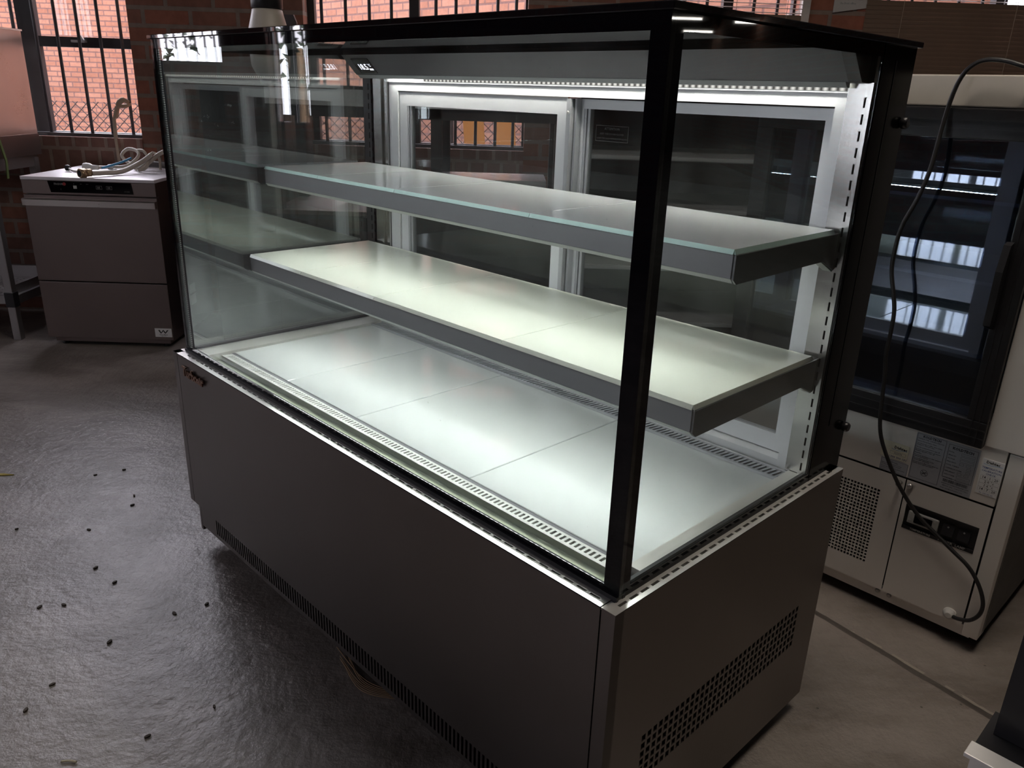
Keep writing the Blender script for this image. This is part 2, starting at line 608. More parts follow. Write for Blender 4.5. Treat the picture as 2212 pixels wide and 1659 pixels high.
WY0, WY1 = 4.40, 4.65
OPEN = [(-3.6, -1.96), (-1.07, 0.07), (0.75, 1.45), (1.78, 3.2)]
SILL, HEAD = 0.958, 2.55
b = MB()
b.box(-5.5, 20, WY0, WY1, 0, SILL - 0.20)
b.box(-5.5, 20, WY0, WY1, HEAD, 3.6)
xs = [-5.5] + [v for o in OPEN for v in o] + [20]
for i in range(0, len(xs), 2):
    b.box(xs[i], xs[i + 1], WY0, WY1, SILL - 0.20, HEAD)
struct(b.build('wall_back', 'brick_in'))
for i, (x0, x1) in enumerate(OPEN):
    b = MB()
    b.box(x0, x1, WY0 - 0.012, WY1, SILL - 0.20, SILL)
    struct(b.build('trim_%d' % (i + 1), 'brick_sill'))

LOPEN = [(-2.2, -0.9), (2.90, 3.20), (3.56, 4.12)]
b = MB()
b.box(-5.5, -5.25, -7, 4.40, 0, SILL)
b.box(-5.5, -5.25, -7, 4.40, HEAD, 3.6)
ys = [-7] + [v for o in LOPEN for v in o] + [4.40]
for i in range(0, len(ys), 2):
    b.box(-5.5, -5.25, ys[i], ys[i + 1], SILL, HEAD)
struct(b.build('wall_left', 'brick_in'))
b = MB()
b.box(20, 20.2, -7, 4.65, 0, 3.6)
struct(b.build('wall_right', 'inner_wall'))
b = MB()
b.box(-5.5, 20, -7.2, -7, 0, 3.6)
struct(b.build('wall_front', 'inner_wall'))


def window(n, x0, x1, mull, bars, rail=None, along='x', pos=4.52, post=0.05):
    """steel-framed window with burglar bars; along: the axis the wall runs"""
    def P(bm, a0, a1, d0, d1, z0, z1):
        if along == 'x':
            bm.box(a0, a1, pos + d0, pos + d1, z0, z1)
        else:
            bm.box(-pos - d1, -pos - d0, a0, a1, z0, z1)
    f = MB()
    P(f, x0, x0 + 0.035, -0.02, 0.03, SILL, HEAD)
    P(f, x1 - 0.012, x1, -0.02, 0.03, SILL, HEAD)
    P(f, x0, x1, -0.02, 0.03, SILL, SILL + 0.02)
    P(f, x0, x1, -0.02, 0.03, HEAD - 0.04, HEAD)
    for m in mull:
        P(f, m - post / 2, m + post / 2, -0.03, 0.03, SILL, HEAD)
    if rail:
        for r0, r1, a0, a1 in rail:
            P(f, a0, a1, -0.02, 0.03, r0, r1)
    fo = struct(f.build('window_%d' % n, 'win_frame'))
    fo['category'] = 'window'
    g = MB()
    P(g, x0 + 0.01, x1 - 0.005, 0.006, 0.010, SILL + 0.01, HEAD - 0.02)
    g.build('pane', 'glass_win', fo)
    for q in bars:
        t = MB()
        if along == 'x':
            t.tube([(q, pos - 0.075, SILL - 0.005), (q, pos - 0.075, HEAD)], 0.0085, 8, False)
        else:
            t.tube([(-pos + 0.075, q, SILL - 0.005), (-pos + 0.075, q, HEAD)], 0.0085, 8, False)
        t.build('security_bar', 'bar', fo)
    s = MB()
    if along == 'x':
        s.box(x0, x1, pos - 0.095, pos - 0.055, SILL, SILL + 0.018)
    else:
        s.box(-pos + 0.055, -pos + 0.095, x0, x1, SILL, SILL + 0.018)
    s.build('bar_rail', 'bar', fo)
    return fo


w1 = window(1, -3.6, -1.96, [-2.535], [-2.024 - 0.1095 * i for i in range(14)], [(1.402, 1.452, -2.51, -1.96), (1.402, 1.452, -3.6, -2.56)], post=0.085)
la = MB()
la.box(-2.30, -2.23, 4.47, 4.50, 1.425, 1.437)
la.prism([(-2.262, 1.435), (-2.235, 1.435), (-2.248, 1.462)], 1, 4.475, 4.49)
la.build('window_latch', 'screw', w1)
window(2, -1.07, 0.07, [-0.517], [-0.985, -0.862, -0.741, -0.628, -0.40, -0.298, -0.19, -0.085, 0.01], post=0.05)
w3 = window(3, 0.75, 1.45, [1.10], [0.86, 0.98, 1.22, 1.34])
window(4, 1.78, 3.2, [2.5], [1.9 + 0.12 * i for i in range(10)])
window(5, 3.56, 4.12, [], [3.62 + 0.075 * i for i in range(7)], [(SILL, 1.40, 3.56, 4.12)], along='y', pos=5.40)
window(6, 2.90, 3.20, [3.06], [2.94 + 0.065 * i for i in range(5)], along='y', pos=5.40)
window(7, -2.2, -0.9, [-1.55], [-2.1 + 0.12 * i for i in range(10)], along='y', pos=5.40)  # unseen window added so more daylight reaches the room and fridge front
b = MB()
b.box(1.445, 1.485, 4.375, 4.40, SILL, HEAD)
struct(b.build('trim_5', 'win_post'))


def venetian(x0, x1, ztop, gap0, gap1, label):
    t = thing('venetian_blind', label, 'blind', ((x0 + x1) / 2, 4.36, 0.93))
    m = MB((-(x0 + x1) / 2, -4.36, -0.93))
    z = 0.95
    while z < ztop:
        op = gap0 < z < gap1
        a = 0.25 if op else 1.30
        dy, dz = 0.0125 * math.cos(a), 0.0125 * math.sin(a)
        m.face([(x0, 4.36 - dy, z - dz), (x1, 4.36 - dy, z - dz), (x1, 4.36, z + 0.001), (x0, 4.36, z + 0.001)])
        m.face([(x0, 4.36, z + 0.001), (x1, 4.36, z + 0.001), (x1, 4.36 + dy, z + dz), (x0, 4.36 + dy, z + dz)])
        z += 0.0205
    o = m.build('slats', 'blind', t, recalc=False)
    sd = o.modifiers.new('thickness', 'SOLIDIFY')
    sd.thickness = 0.0008
    for k in (0.12, 0.5, 0.88):
        c = MB((-(x0 + x1) / 2, -4.36, -0.93))
        x = x0 + (x1 - x0) * k
        c.tube([(x, 4.343, 0.94), (x, 4.343, ztop)], 0.0012, 5, False)
        c.build('ladder_cord', 'blind_cord', t)
    h = MB((-(x0 + x1) / 2, -4.36, -0.93))
    h.box(x0, x1, 4.345, 4.375, ztop, ztop + 0.03)
    h.build('head_rail', 'blind', t)
    h = MB((-(x0 + x1) / 2, -4.36, -0.93))
    h.box(x0, x1, 4.35, 4.37, 0.930, 0.945)
    h.build('bottom_rail', 'blind', t)


venetian(1.76, 3.25, 2.5, 1.737, 1.80, 'wide brown slatted blind above the cold cabinet with the hanging black cord')
venetian(0.77, 1.44, 2.5, 1.650, 1.74, 'narrow brown slatted blind beside the brick pillar, behind the top edge of the big case')

n = thing('paper_notice', 'white printed paper sheet taped on the brick pillar between the blinds', 'notice', (1.72, 4.39, 1.68))
m = MB()
m.prism([(-0.115, 0.0), (0.12, 0.035), (0.12, 0.32), (-0.115, 0.30)], 1, -0.004, 0.0)
m.build('sheet', 'paper', n)
m = MB()
m.text([('DANGER', -0.06, 0.15, 0.03), ('Keep this area clear', -0.06, 0.105, 0.016), ('For enquiries contact', -0.085, 0.06, 0.013), ('the front office', -0.085, 0.04, 0.013)], lambda x, y, h: (x, -0.0045, y))
m.build('printed_lettering', 'ink_grey', n)

# ------------------------------------------------------------------ outside
b = MB()
b.box(-40, 30, 4.66, 40, -0.3, -0.15)
b.box(-40, -5.51, -20, 40, -0.3, -0.15)
struct(b.build('ground_outside', 'ground'))
b = MB()
b.box(-16, -5.9, 15.0, 15.3, -0.2, 4.6)
o = struct(b.build('exterior_wall', 'brick_out'))
b = MB()
b.box(0, 13, 0, 0.3, -0.2, 4.6)
o = struct(b.build('exterior_wall_angled', 'brick_out'))
o.location = (-5.9, 15.0, 0)
o.rotation_euler = (0, 0, math.atan2(-1.7, 1.6))


def fence(x0, x1, y, name, label):
    t = thing(name, label, 'fence', ((x0 + x1) / 2, y, -0.15))
    cx = (x0 + x1) / 2
    m = MB((-cx, -y, 0.15))
    top = 1.07
    z0 = 0.35
    k = 0.085
    nn = int((x1 - x0) / k)
    for i in range(-int((top - z0) / k), nn):
        xa = x0 + i * k
        for sgn in (1, -1):
            pa, pb = (xa, z0), (xa + (top - z0), top)
            if sgn < 0:
                pa, pb = (xa, top), (xa + (top - z0), z0)
            m.tube([(pa[0], y, pa[1]), (pb[0], y, pb[1])], 0.0035, 4, False, False)
    o = m.build('chain_mesh', 'wire', t)
    for x in (x0 + 0.3, cx + 0.6, x1 - 0.3):
        m = MB((-cx, -y, 0.15))
        m.tube([(x, y, -0.15), (x, y, top + 0.05)], 0.022, 8, False)
        m.build('post', 'wire', t)


fence(-6.5, 1.0, 6.9, 'chain_link_fence', 'rusty chain link fence outside the barred windows')
for i, (x, y, s) in enumerate(((-15, 9, 2.6), (-14, 5.5, 2.2), (-17, 12.5, 3.2))):
    t = thing('tree', ('tall dark tree in the yard seen mirrored in the case front glass', 'small dark tree standing nearest the side windows outside', 'big tree farthest down the yard outside')[i], 'tree', (x, y, -0.15))
    m = MB()
    m.tube([(0, 0, 0), (0.05, 0, 1.2), (-0.1, 0.1, 2.0)], 0.09, 8)
    m.build('trunk', 'straw', t)
    m = MB()
    for k in range(420):
        d = Vector((random.gauss(0, 1), random.gauss(0, 1), random.gauss(0, 0.7)))
        c = d.normalized() * s * 0.55 * random.random() ** 0.4 + Vector((0, 0, 1.9 + s * 0.25))
        r = 0.07
        a = random.random() * 6
        m.face([c + Vector((r * math.cos(a + q), r * math.sin(a + q), r * math.sin(a * 2 + q))) for q in (0, 2.1, 4.2)])
    m.build('foliage', 'tree', t)

# ceiling lights far along the hall, and two over the aisle
def batten(x0, x1, y0, y1, z, label, group=None):
    t = thing('fluorescent_light', label, 'ceiling light', ((x0 + x1) / 2, (y0 + y1) / 2, z), group=group)
    hx, hy = abs(x1 - x0) / 2, abs(y1 - y0) / 2
    m = MB()
    m.box(-hx, hx, -hy, hy, 0.022, 0.075, 0.006)
    m.build('housing', 'white_plastic', t)
    m = MB()
    if hx > hy:
        m.tube([(-hx + 0.02, 0, 0), (hx - 0.02, 0, 0)], 0.016, 10, False)
    else:
        m.tube([(0, -hy + 0.02, 0), (0, hy - 0.02, 0)], 0.016, 10, False)
    m.build('tube', 'tube', t)
    for sx in (-1, 1):
        m = MB()
        px, py = (sx * (hx - 0.08), 0) if hx > hy else (0, sx * (hy - 0.08))
        m.tube([(px, py, 0.075), (px, py, 3.6 - z)], 0.004, 6, False)
        m.build('hanging_wire', 'black', t)
    return t


def lightbox(x, y, z, label):
    t = thing('ceiling_light', label, 'ceiling light', (x, y, z))
    m = MB()
    m.box(-0.64, 0.64, -0.15, 0.15, 0.012, 0.085, 0.006)
    m.build('housing', 'white_plastic', t)
    m = MB()
    m.box(-0.62, 0.62, -0.13, 0.13, 0.0, 0.012, 0.004)
    m.build('diffuser', 'diffuser', t)
    for sx in (-0.5, 0.5):
        m = MB()
        m.tube([(sx, 0, 0.085), (sx, 0, 3.6 - z)], 0.004, 6, False)
        m.build('hanging_wire', 'black', t)


batten(17.9, 18.0, 3.65, 4.30, 2.60, 'bright tube light farthest down the hall mirrored in the end glass')
batten(15.0, 15.1, 2.55, 3.55, 2.60, 'bright tube light mirrored just above the brightest one in the end glass')
batten(14.2, 14.3, 3.95, 4.35, 2.50, 'short bright tube light near the back wall mirrored in the black top band')
lightbox(0.85, 1.25, 3.05, 'long ceiling light box hanging over the aisle beside the cold cabinet')

# ================================================================== THE BIG DISPLAY CASE
K = 0.585
case = thing('display_case', 'large glass display case with lit white shelves, standing in the middle of the floor', 'display case', c2w(0, 0), -YAW)
OFF = (0, 0, K)


def B():
    return MB(OFF)


# --- base
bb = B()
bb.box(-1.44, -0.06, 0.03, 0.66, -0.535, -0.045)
bb.build('base_light_block', 'void', case)  # solid dark box added to keep light out of the base
for fx in (-1.36, -0.10):
    for fy in (0.10, 0.60):
        q = MB()
        q.lathe((fx, fy, 0), [(0.022, 0), (0.024, 0.008), (0.012, 0.012), (0.012, 0.06)], 14)
        q.build('levelling_foot', 'black', case)

# front panel with real vent slots along its foot
us = [-1.474, -1.434]
nsl = 100
pitch = (1.342 - 0.18) / nsl
us = [-1.434]
for i in range(nsl):
    us += [-1.342 + i * pitch, -1.342 + i * pitch + pitch * 0.52]
us += [-0.027]
vs = [-0.497, -0.484, -0.441, -0.002]
holes = {(2 * i + 1, 1) for i in range(nsl)}
fp = B()
fp.perf(lambda u, v, d: (u, d, v), us, vs, holes, 0.012)
fp.box(-1.474, -1.434, 0.0, 0.012, -0.440, -0.002)
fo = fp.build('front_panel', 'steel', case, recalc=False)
e = B()
e.box(-1.500, -1.476, 0.0, 0.02, -0.440, 0.0)
e.build('corner_strip', 'steel', case)
e = B()
e.box(-0.0245, 0.0, 0.0, 0.02, -0.497, -0.0005)
e.build('corner_strip', 'steel', case)
e = B()
e.box(-1.425, -1.40, 0.04, 0.06, -0.535, -0.40)
e.build('plinth_leg', 'steel', case)
lt = MB((0, 0, 0))
lt.text([('Turbo', 0, 0, 0.034), ('air', 0.0865, 0.0, 0.030)], lambda x, y, h: (-1.437 + x * 1.06, -0.0045, K - 0.0475 + y))
lo = lt.build('raised_lettering', 'bronze', fo, recalc=False)
sd = lo.modifiers.new('thickness', 'SOLIDIFY')
sd.thickness = 0.004
sd.offset = 0

# right end panel with a band of square perforations
ny, nz = 34, 6
us = [0.0]
for i in range(ny):
    y0 = 0.604 - 0.01515 * i
    us += [y0 - 0.0047, y0 + 0.0047]
us = sorted(us + [0.70])
vs = [-0.543]
for j in range(nz):
    z0 = -0.281 - 0.0168 * j
    vs += [z0 - 0.0058, z0 + 0.0058]
vs = sorted(vs + [-0.001])
holes = {(2 * i + 1, 2 * j + 1) for i in range(ny) for j in range(nz)}
sp = B()
sp.perf(lambda u, v, d: (-d, u, v), us, vs, holes, 0.012)
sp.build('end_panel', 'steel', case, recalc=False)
sp = B()
sp.box(-1.50, -1.488, 0.02, 0.70, -0.543, -0.001)
sp.build('end_panel', 'steel', case)
sp = B()
sp.box(-1.49, -0.01, 0.665, 0.70, -0.543, 0.0)
sp.build('rear_panel', 'steel', case)

# top rim with slots: front run, near end run, far end run
us = [-1.476]
for i in range(55):
    x0 = -0.0575 - 0.0256 * i
    us += [x0, x0 + 0.0178]
us = sorted(us + [-0.0275])
vs = [0.0, 0.0125, 0.0165, 0.024]
holes = {(2 * i + 1, 1) for i in range(55)}
r = B()
r.perf(lambda u, v, d: (u, v, -d), us, vs, holes, 0.010)
r.box(-1.50, -1.476, 0.0, 0.024, -0.010, 0.0)
r.build('front_rim', 'steel_rim', case, recalc=False)
us = [0.0]
for i in range(26):
    y0 = 0.0205 + 0.0253 * i
    us += [y0, y0 + 0.0175]
us = us + [0.70]
vs = [-0.0195, -0.0130, -0.0085, 0.0]
holes = {(2 * i + 1, 1) for i in range(26)}
r = B()
r.perf(lambda u, v, d: (v, u, -d), us, vs, holes, 0.010)
r.box(-0.0255, -0.0195, 0.0, 0.022, -0.003, 0.0)
r.build('end_rim', 'steel_rim', case, recalc=False)
r = B()
r.box(-1.50, -1.476, 0.024, 0.70, -0.010, 0.0)
r.build('end_rim', 'steel_rim', case)

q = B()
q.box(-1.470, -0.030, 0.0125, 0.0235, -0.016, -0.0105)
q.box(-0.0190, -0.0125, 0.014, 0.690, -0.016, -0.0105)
q.build('rim_slot_shade', 'void', case)  # near-black strips put in so the rim slots look unlit

# --- glazing channel (black rubber) round the foot of the panes
ch = B()
ch.box(-1.480, -0.018, 0.024, 0.0285, -0.012, 0.007)
ch.box(-1.480, -0.018, 0.0375, 0.044, -0.012, 0.006)
ch.box(-0.0255, -0.0195, 0.0285, 0.66, -0.012, 0.007)
ch.box(-0.040, -0.034, 0.044, 0.60, -0.012, 0.006)
ch.box(-1.484, -1.466, 0.044, 0.66, -0.012, 0.008)
ch.build('glazing_channel', 'black_matt', case)

ZT = 0.757
g = B()
g.box(-1.480, -0.018, 0.0290, 0.0370, 0.000, ZT)
gf = g.build('front_glass', 'glass_front', case)
g = B()
g.box(-1.480, -0.018, 0.0280, 0.0288, 0.737, ZT)
g.box(-1.480, -1.469, 0.0280, 0.0288, 0.006, 0.737)
g.box(-0.0455, -0.018, 0.0280, 0.0288, 0.006, 0.737)
g.box(-1.469, -0.0455, 0.0280, 0.0288, 0.006, 0.016)
g.build('printed_border', 'black_gloss', gf)
g = B()
g.box(-1.4680, -1.4625, 0.0375, 0.0410, 0.010, 0.735)
g.build('spacer_bar', 'spacer_dots', gf)
g = B()
g.box(-1.4622, -1.4520, 0.0390, 0.0396, 0.010, 0.735)
g.build('inner_border', 'black', gf)
g = B()
g.box(-0.0525, -0.0465, 0.0375, 0.0410, 0.010, 0.735)
g.build('spacer_bar', 'spacer', gf)

g = B()
g.box(-0.0285, -0.0205, 0.0375, 0.592, 0.000, ZT)
ge = g.build('end_glass', 'glass_end', case)
g = B()
g.box(-0.0204, -0.0198, 0.0288, 0.592, 0.738, ZT)
g.box(-0.0204, -0.0198, 0.0288, 0.055, 0.016, 0.738)
g.box(-0.0204, -0.0198, 0.0288, 0.592, 0.006, 0.016)
g.box(-0.0204, -0.0198, 0.588, 0.592, 0.016, 0.738)
g.build('printed_border', 'black_gloss', ge)
g = B()
g.box(-0.0330, -0.0290, 0.055, 0.061, 0.010, 0.735)
g.build('spacer_bar', 'spacer', ge)

g = B()
g.box(-1.480, -1.472, 0.0375, 0.640, 0.000, ZT)
gl = g.build('end_glass', 'glass_far', case)
g = B()
g.box(-1.4815, -1.4805, 0.0290, 0.640, 0.738, ZT)
g.box(-1.4815, -1.4805, 0.0290, 0.052, 0.006, 0.738)
g.build('printed_border', 'black_gloss', gl)

# roof: dark glass sheet with bright edge
rf = B()
rf.box(-1.486, -0.012, 0.022, 0.722, ZT, ZT + 0.009, 0.0012, 1)
rf.build('roof_glass', 'roof_glass', case)

q = B()
q.box(-1.440, -0.060, 0.0405, 0.0545, 0.7535, 0.7568)
tl = q.build('top_light_holder', 'alu', case)
q = B()
q.box(-1.430, -0.070, 0.0415, 0.0535, 0.7526, 0.7534)
q.build('led_strip', 'led_top', tl)
# --- rear uprights, clad in black on the outside
for nm, x0, x1 in (('far', -1.486, -1.462), ('near', -0.040, -0.0190)):
    q = B()
    if nm == 'near':
        q.box(-0.0245, -0.0190, 0.592, 0.716, -0.006, ZT)
        q.box(-0.040, -0.0245, 0.672, 0.716, -0.006, ZT)
    else:
        q.box(-1.486, -1.462, 0.625, 0.716, -0.006, ZT)
    q.build('rear_cladding', 'black_clad', case)
for z in (0.640, 0.083):
    q = B()
    q.lathe((-0.0190, 0.704, z), [(0.0065, 0), (0.0095, 0.003), (0.0095, 0.010), (0.007, 0.013)], 18, 0)
    q.build('clamp_knob', 'black', case)
q = B()
q.box(-0.0188, -0.0182, 0.640, 0.6425, 0.10, 0.735)
q.build('cladding_seam', 'void', case)

# pilasters with keyhole slots that carry the shelves
for side in (0, 1):
    q = B()
    xs0 = -0.068 if side else -1.462
    if side:
        q.box(-0.072, -0.046, 0.602, 0.606, -0.012, 0.700)       # broad steel leaf
        us = [-0.046, -0.0425, -0.0390, -0.032]
        vs = [-0.012]
        for i in range(26):
            z0 = 0.012 + 0.026 * i
            vs += [z0, z0 + 0.016]
        vs += [0.700]
        q.perf(lambda u, v, d: (u, 0.600 + d, v), us, vs, {(1, 2 * i + 1) for i in range(26)}, 0.010)
        q.box(-0.032, -0.0285, 0.594, 0.604, -0.012, 0.700)
        q.build('slotted_pilaster', 'steel_leaf', case)
    else:
        us = [-1.470, -1.446, -1.442, -1.432]
        vs = [-0.012]
        for i in range(26):
            z0 = 0.012 + 0.026 * i
            vs += [z0, z0 + 0.016]
        vs += [0.700]
        q.perf(lambda u, v, d: (u, 0.600 + d, v), us, vs, {(1, 2 * i + 1) for i in range(26)}, 0.010)
        q.build('slotted_pilaster', 'black', case)
        q = B()
        q.box(-1.430, -1.392, 0.604, 0.612, -0.012, 0.700)
        q.box(-1.391, -1.384, 0.600, 0.612, -0.012, 0.700)
        q.box(-1.383, -1.364, 0.606, 0.612, -0.012, 0.700)
        q.build('rear_post', 'steel_leaf', case)

# --- header: slanted charcoal box with display, LED strip under it
hd = B()
hd.prism([(0.528, 0.7485), (0.575, 0.7000), (0.600, 0.6985), (0.700, 0.6985), (0.700, 0.7485)], 0, -1.462, -0.062)
ho = hd.build('header', 'header', case)
q = B()
q.prism([(0.535, 0.7487), (0.535, 0.7568), (0.70, 0.7568), (0.70, 0.7487)], 0, -1.462, -0.045)
q.build('header_gap_shade', 'void', ho)  # near-black block gives the gap above the header its shade
q = B()
q.prism([(0.5745, 0.6998), (0.583, 0.6915), (0.592, 0.6915), (0.592, 0.6998)], 0, -1.455, -0.066)
q.build('header_lip', 'lip', ho)
q = B()
q.prism([(0.528, 0.7485), (0.575, 0.7000), (0.600, 0.6985), (0.620, 0.6985), (0.620, 0.7485)], 0, -0.062, -0.040)
q.build('header_end_cap', 'black', ho)
dv = (Vector((0, 0.575, 0.700)) - Vector((0, 0.528, 0.7485)))
dl = dv.length
dv.normalize()
dn = Vector((0, -dv.z, dv.y)).normalized()
if dn.y > 0:
    dn = -dn


def hdr(x, t, h):
    p = Vector((0, 0.528, 0.7485)) + dv * t + dn * h
    return (x, p.y, p.z + K)


q = MB()
pts = [(-1.428, 0.012), (-1.350, 0.012), (-1.350, 0.060), (-1.428, 0.060)]
a = [q.v(hdr(x, t, 0.0006)) for x, t in pts]
bq = [q.v(hdr(x, t, 0.0022)) for x, t in pts]
q.bm.faces.new(a)
q.bm.faces.new(bq)
for i in range(4):
    q.bm.faces.new((a[i], a[(i + 1) % 4], bq[(i + 1) % 4], bq[i]))
dis = q.build('temperature_display', 'black_gloss', ho)
q = MB()
q.text([('18.5', 0, 0, 0.026), ('°C', 0.050, 0.010, 0.012)], lambda x, y, h: hdr(-1.416 + x * 0.95, 0.047 - y, 0.0026))
q.bm.faces.new([q.v(hdr(x, t, 0.0026)) for x, t in ((-1.372, 0.049), (-1.355, 0.049), (-1.355, 0.044), (-1.372, 0.044))])
q.build('digit_lettering', 'digit', dis, recalc=False)
q = B()
q.box(-1.345, -0.075, 0.5935, 0.6045, 0.6968, 0.6974)
q.build('led_strip', 'led', ho)
q = B()
q.box(-1.200, -0.075, 0.6046, 0.6058, 0.6870, 0.6968)
q.build('led_lens', 'led_lens', ho)
q = B()
q.box(-1.372, -0.062, 0.606, 0.618, 0.684, 0.6985)
q.build('led_backplate', 'alu', ho)

# --- rear door frame and two sliding doors
rfm = B()
rfm.box(-1.362, -0.070, 0.612, 0.664, 0.662, 0.685)
rfm.box(-1.362, -0.070, 0.612, 0.664, -0.012, 0.012)
rfm.box(-1.362, -1.322, 0.612, 0.664, 0.012, 0.662)
rfm.box(-0.094, -0.070, 0.612, 0.664, 0.012, 0.662)
rfm.build('rear_frame', 'alu', case)


def sliding(x0, x1, y, stile_l, stile_r, top, z1):
    d = B()
    d.box(x0, x0 + stile_l, y, y + 0.016, 0.014, z1)
    d.box(x1 - stile_r, x1, y, y + 0.016, 0.014, z1)
    d.box(x0 + stile_l, x1 - stile_r, y, y + 0.016, z1 - top, z1)
    d.box(x0 + stile_l, x1 - stile_r, y, y + 0.016, 0.014, 0.050)
    do = d.build('sliding_door', 'alu', case)
    p = B()
    p.box(x0 + stile_l, x1 - stile_r, y + 0.006, y + 0.010, 0.050, z1 - top)
    p.build('door_pane', 'glass_door', do)
    c = B()
    c.box(x0 + stile_l, x0 + stile_l + 0.007, y + 0.001, y + 0.015, 0.050, z1 - top)
    c.box(x0 + stile_l + 0.009, x0 + stile_l + 0.016, y + 0.003, y + 0.015, 0.050, z1 - top)
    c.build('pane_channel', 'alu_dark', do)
    return do


d1 = sliding(-1.318, -0.700, 0.616, 0.032, 0.030, 0.034, 0.659)
d2 = sliding(-0.702, -0.094, 0.640, 0.030, 0.026, 0.020, 0.659)
q = B()
q.box(-0.6995, -0.688, 0.612, 0.640, 0.014, 0.659)
q.box(-0.686, -0.680, 0.624, 0.640, 0.014, 0.659)
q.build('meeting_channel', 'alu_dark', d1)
q = B()
q.lathe((-0.694, 0.6118, 0.630), [(0.0038, 0), (0.0034, -0.0016), (0.002, -0.002)], 12, 1)
q.build('screw', 'screw', d1)
q = MB()
FR = lambda x, y, h: (-0.640 + x, 0.6458, K + 0.575 + y)
q.text([('ATTENTION', 0.045, 0.023, 0.0075, 'CENTER'), ('KEEP THE DOORS CLOSED', 0.045, 0.013, 0.0055, 'CENTER'), ('CLEAN THE GLASS WITH A DAMP CLOTH', 0.045, 0.004, 0.0045, 'CENTER')], FR)
for x0, x1, y0, y1 in ((0, 0.09, -0.001, 0), (0, 0.09, 0.031, 0.032), (0, 0.001, 0, 0.031), (0.089, 0.09, 0, 0.031)):
    q.face([FR(x0, y0, 0), FR(x1, y0, 0), FR(x1, y1, 0), FR(x0, y1, 0)])
q.build('sticker_lettering', 'ink', d2, recalc=False)

# --- deck: ledges, vent strips, four white panels
q = B()
q.box(-1.466, -1.400, 0.052, 0.600, -0.022, 0.002)
q.build('deck_ledge', 'ledge', case)
q = B()
q.box(-0.0635, -0.040, 0.108, 0.600, -0.022, 0.004)
q.build('deck_ledge', 'ledge', case)
DX = [-1.400, -1.118, -0.822, -0.446, -0.0635]
for i in range(4):
    q = B()
    q.box(DX[i] + 0.0012, DX[i + 1] - 0.0012, 0.122, 0.556, -0.020, -0.004, 0.0012, 1)
    q.build('deck_panel', 'white_panel', case)
q = B()
q.box(-1.400, -0.0635, 0.1135, 0.121, -0.020, -0.0055)
q.build('deck_edge_strip', 'grey_strip', case)
nv = 122
us = [-1.398]
for i in range(nv):
    x0 = -1.380 + 0.0105 * i
    us += [x0, x0 + 0.0052]
us += [-0.0635]
vs = [0.088, 0.094, 0.108, 0.1135]
q = B()
q.perf(lambda u, v, d: (u + (v - 0.1) * 0.0, v, -0.0048 - d), us, vs, {(2 * i + 1, 1) for i in range(nv)}, 0.006)
q.build('front_air_vent', 'vent_white', case, recalc=False)
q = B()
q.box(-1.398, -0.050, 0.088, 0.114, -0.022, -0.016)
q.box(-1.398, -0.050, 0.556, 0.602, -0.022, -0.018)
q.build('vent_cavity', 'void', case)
q = B()
q.box(-1.455, -0.045, 0.044, 0.088, -0.026, -0.018)
q.box(-1.430, -0.050, 0.0868, 0.0879, -0.0185, -0.0048)
q.build('front_gutter', 'vent_white', case)
q = B()
q.box(-1.430, -0.050, 0.050, 0.0866, -0.0085, -0.0065)
q.build('gutter_glass', 'gutter', case)
# rear grille: slanted slats
q = B()
q.box(-1.400, -0.0635, 0.556, 0.562, -0.020, 0.001)
q.box(-1.400, -0.0635, 0.594, 0.600, -0.020, 0.001)
x = -1.396
while x < -0.075:
    a = [(x, 0.562), (x + 0.0052, 0.562), (x + 0.0112, 0.594), (x + 0.006, 0.594)]
    q.prism(a, 2, -0.010, -0.0008)
    x += 0.0104
q.build('rear_air_grille', 'alu_dark', case)

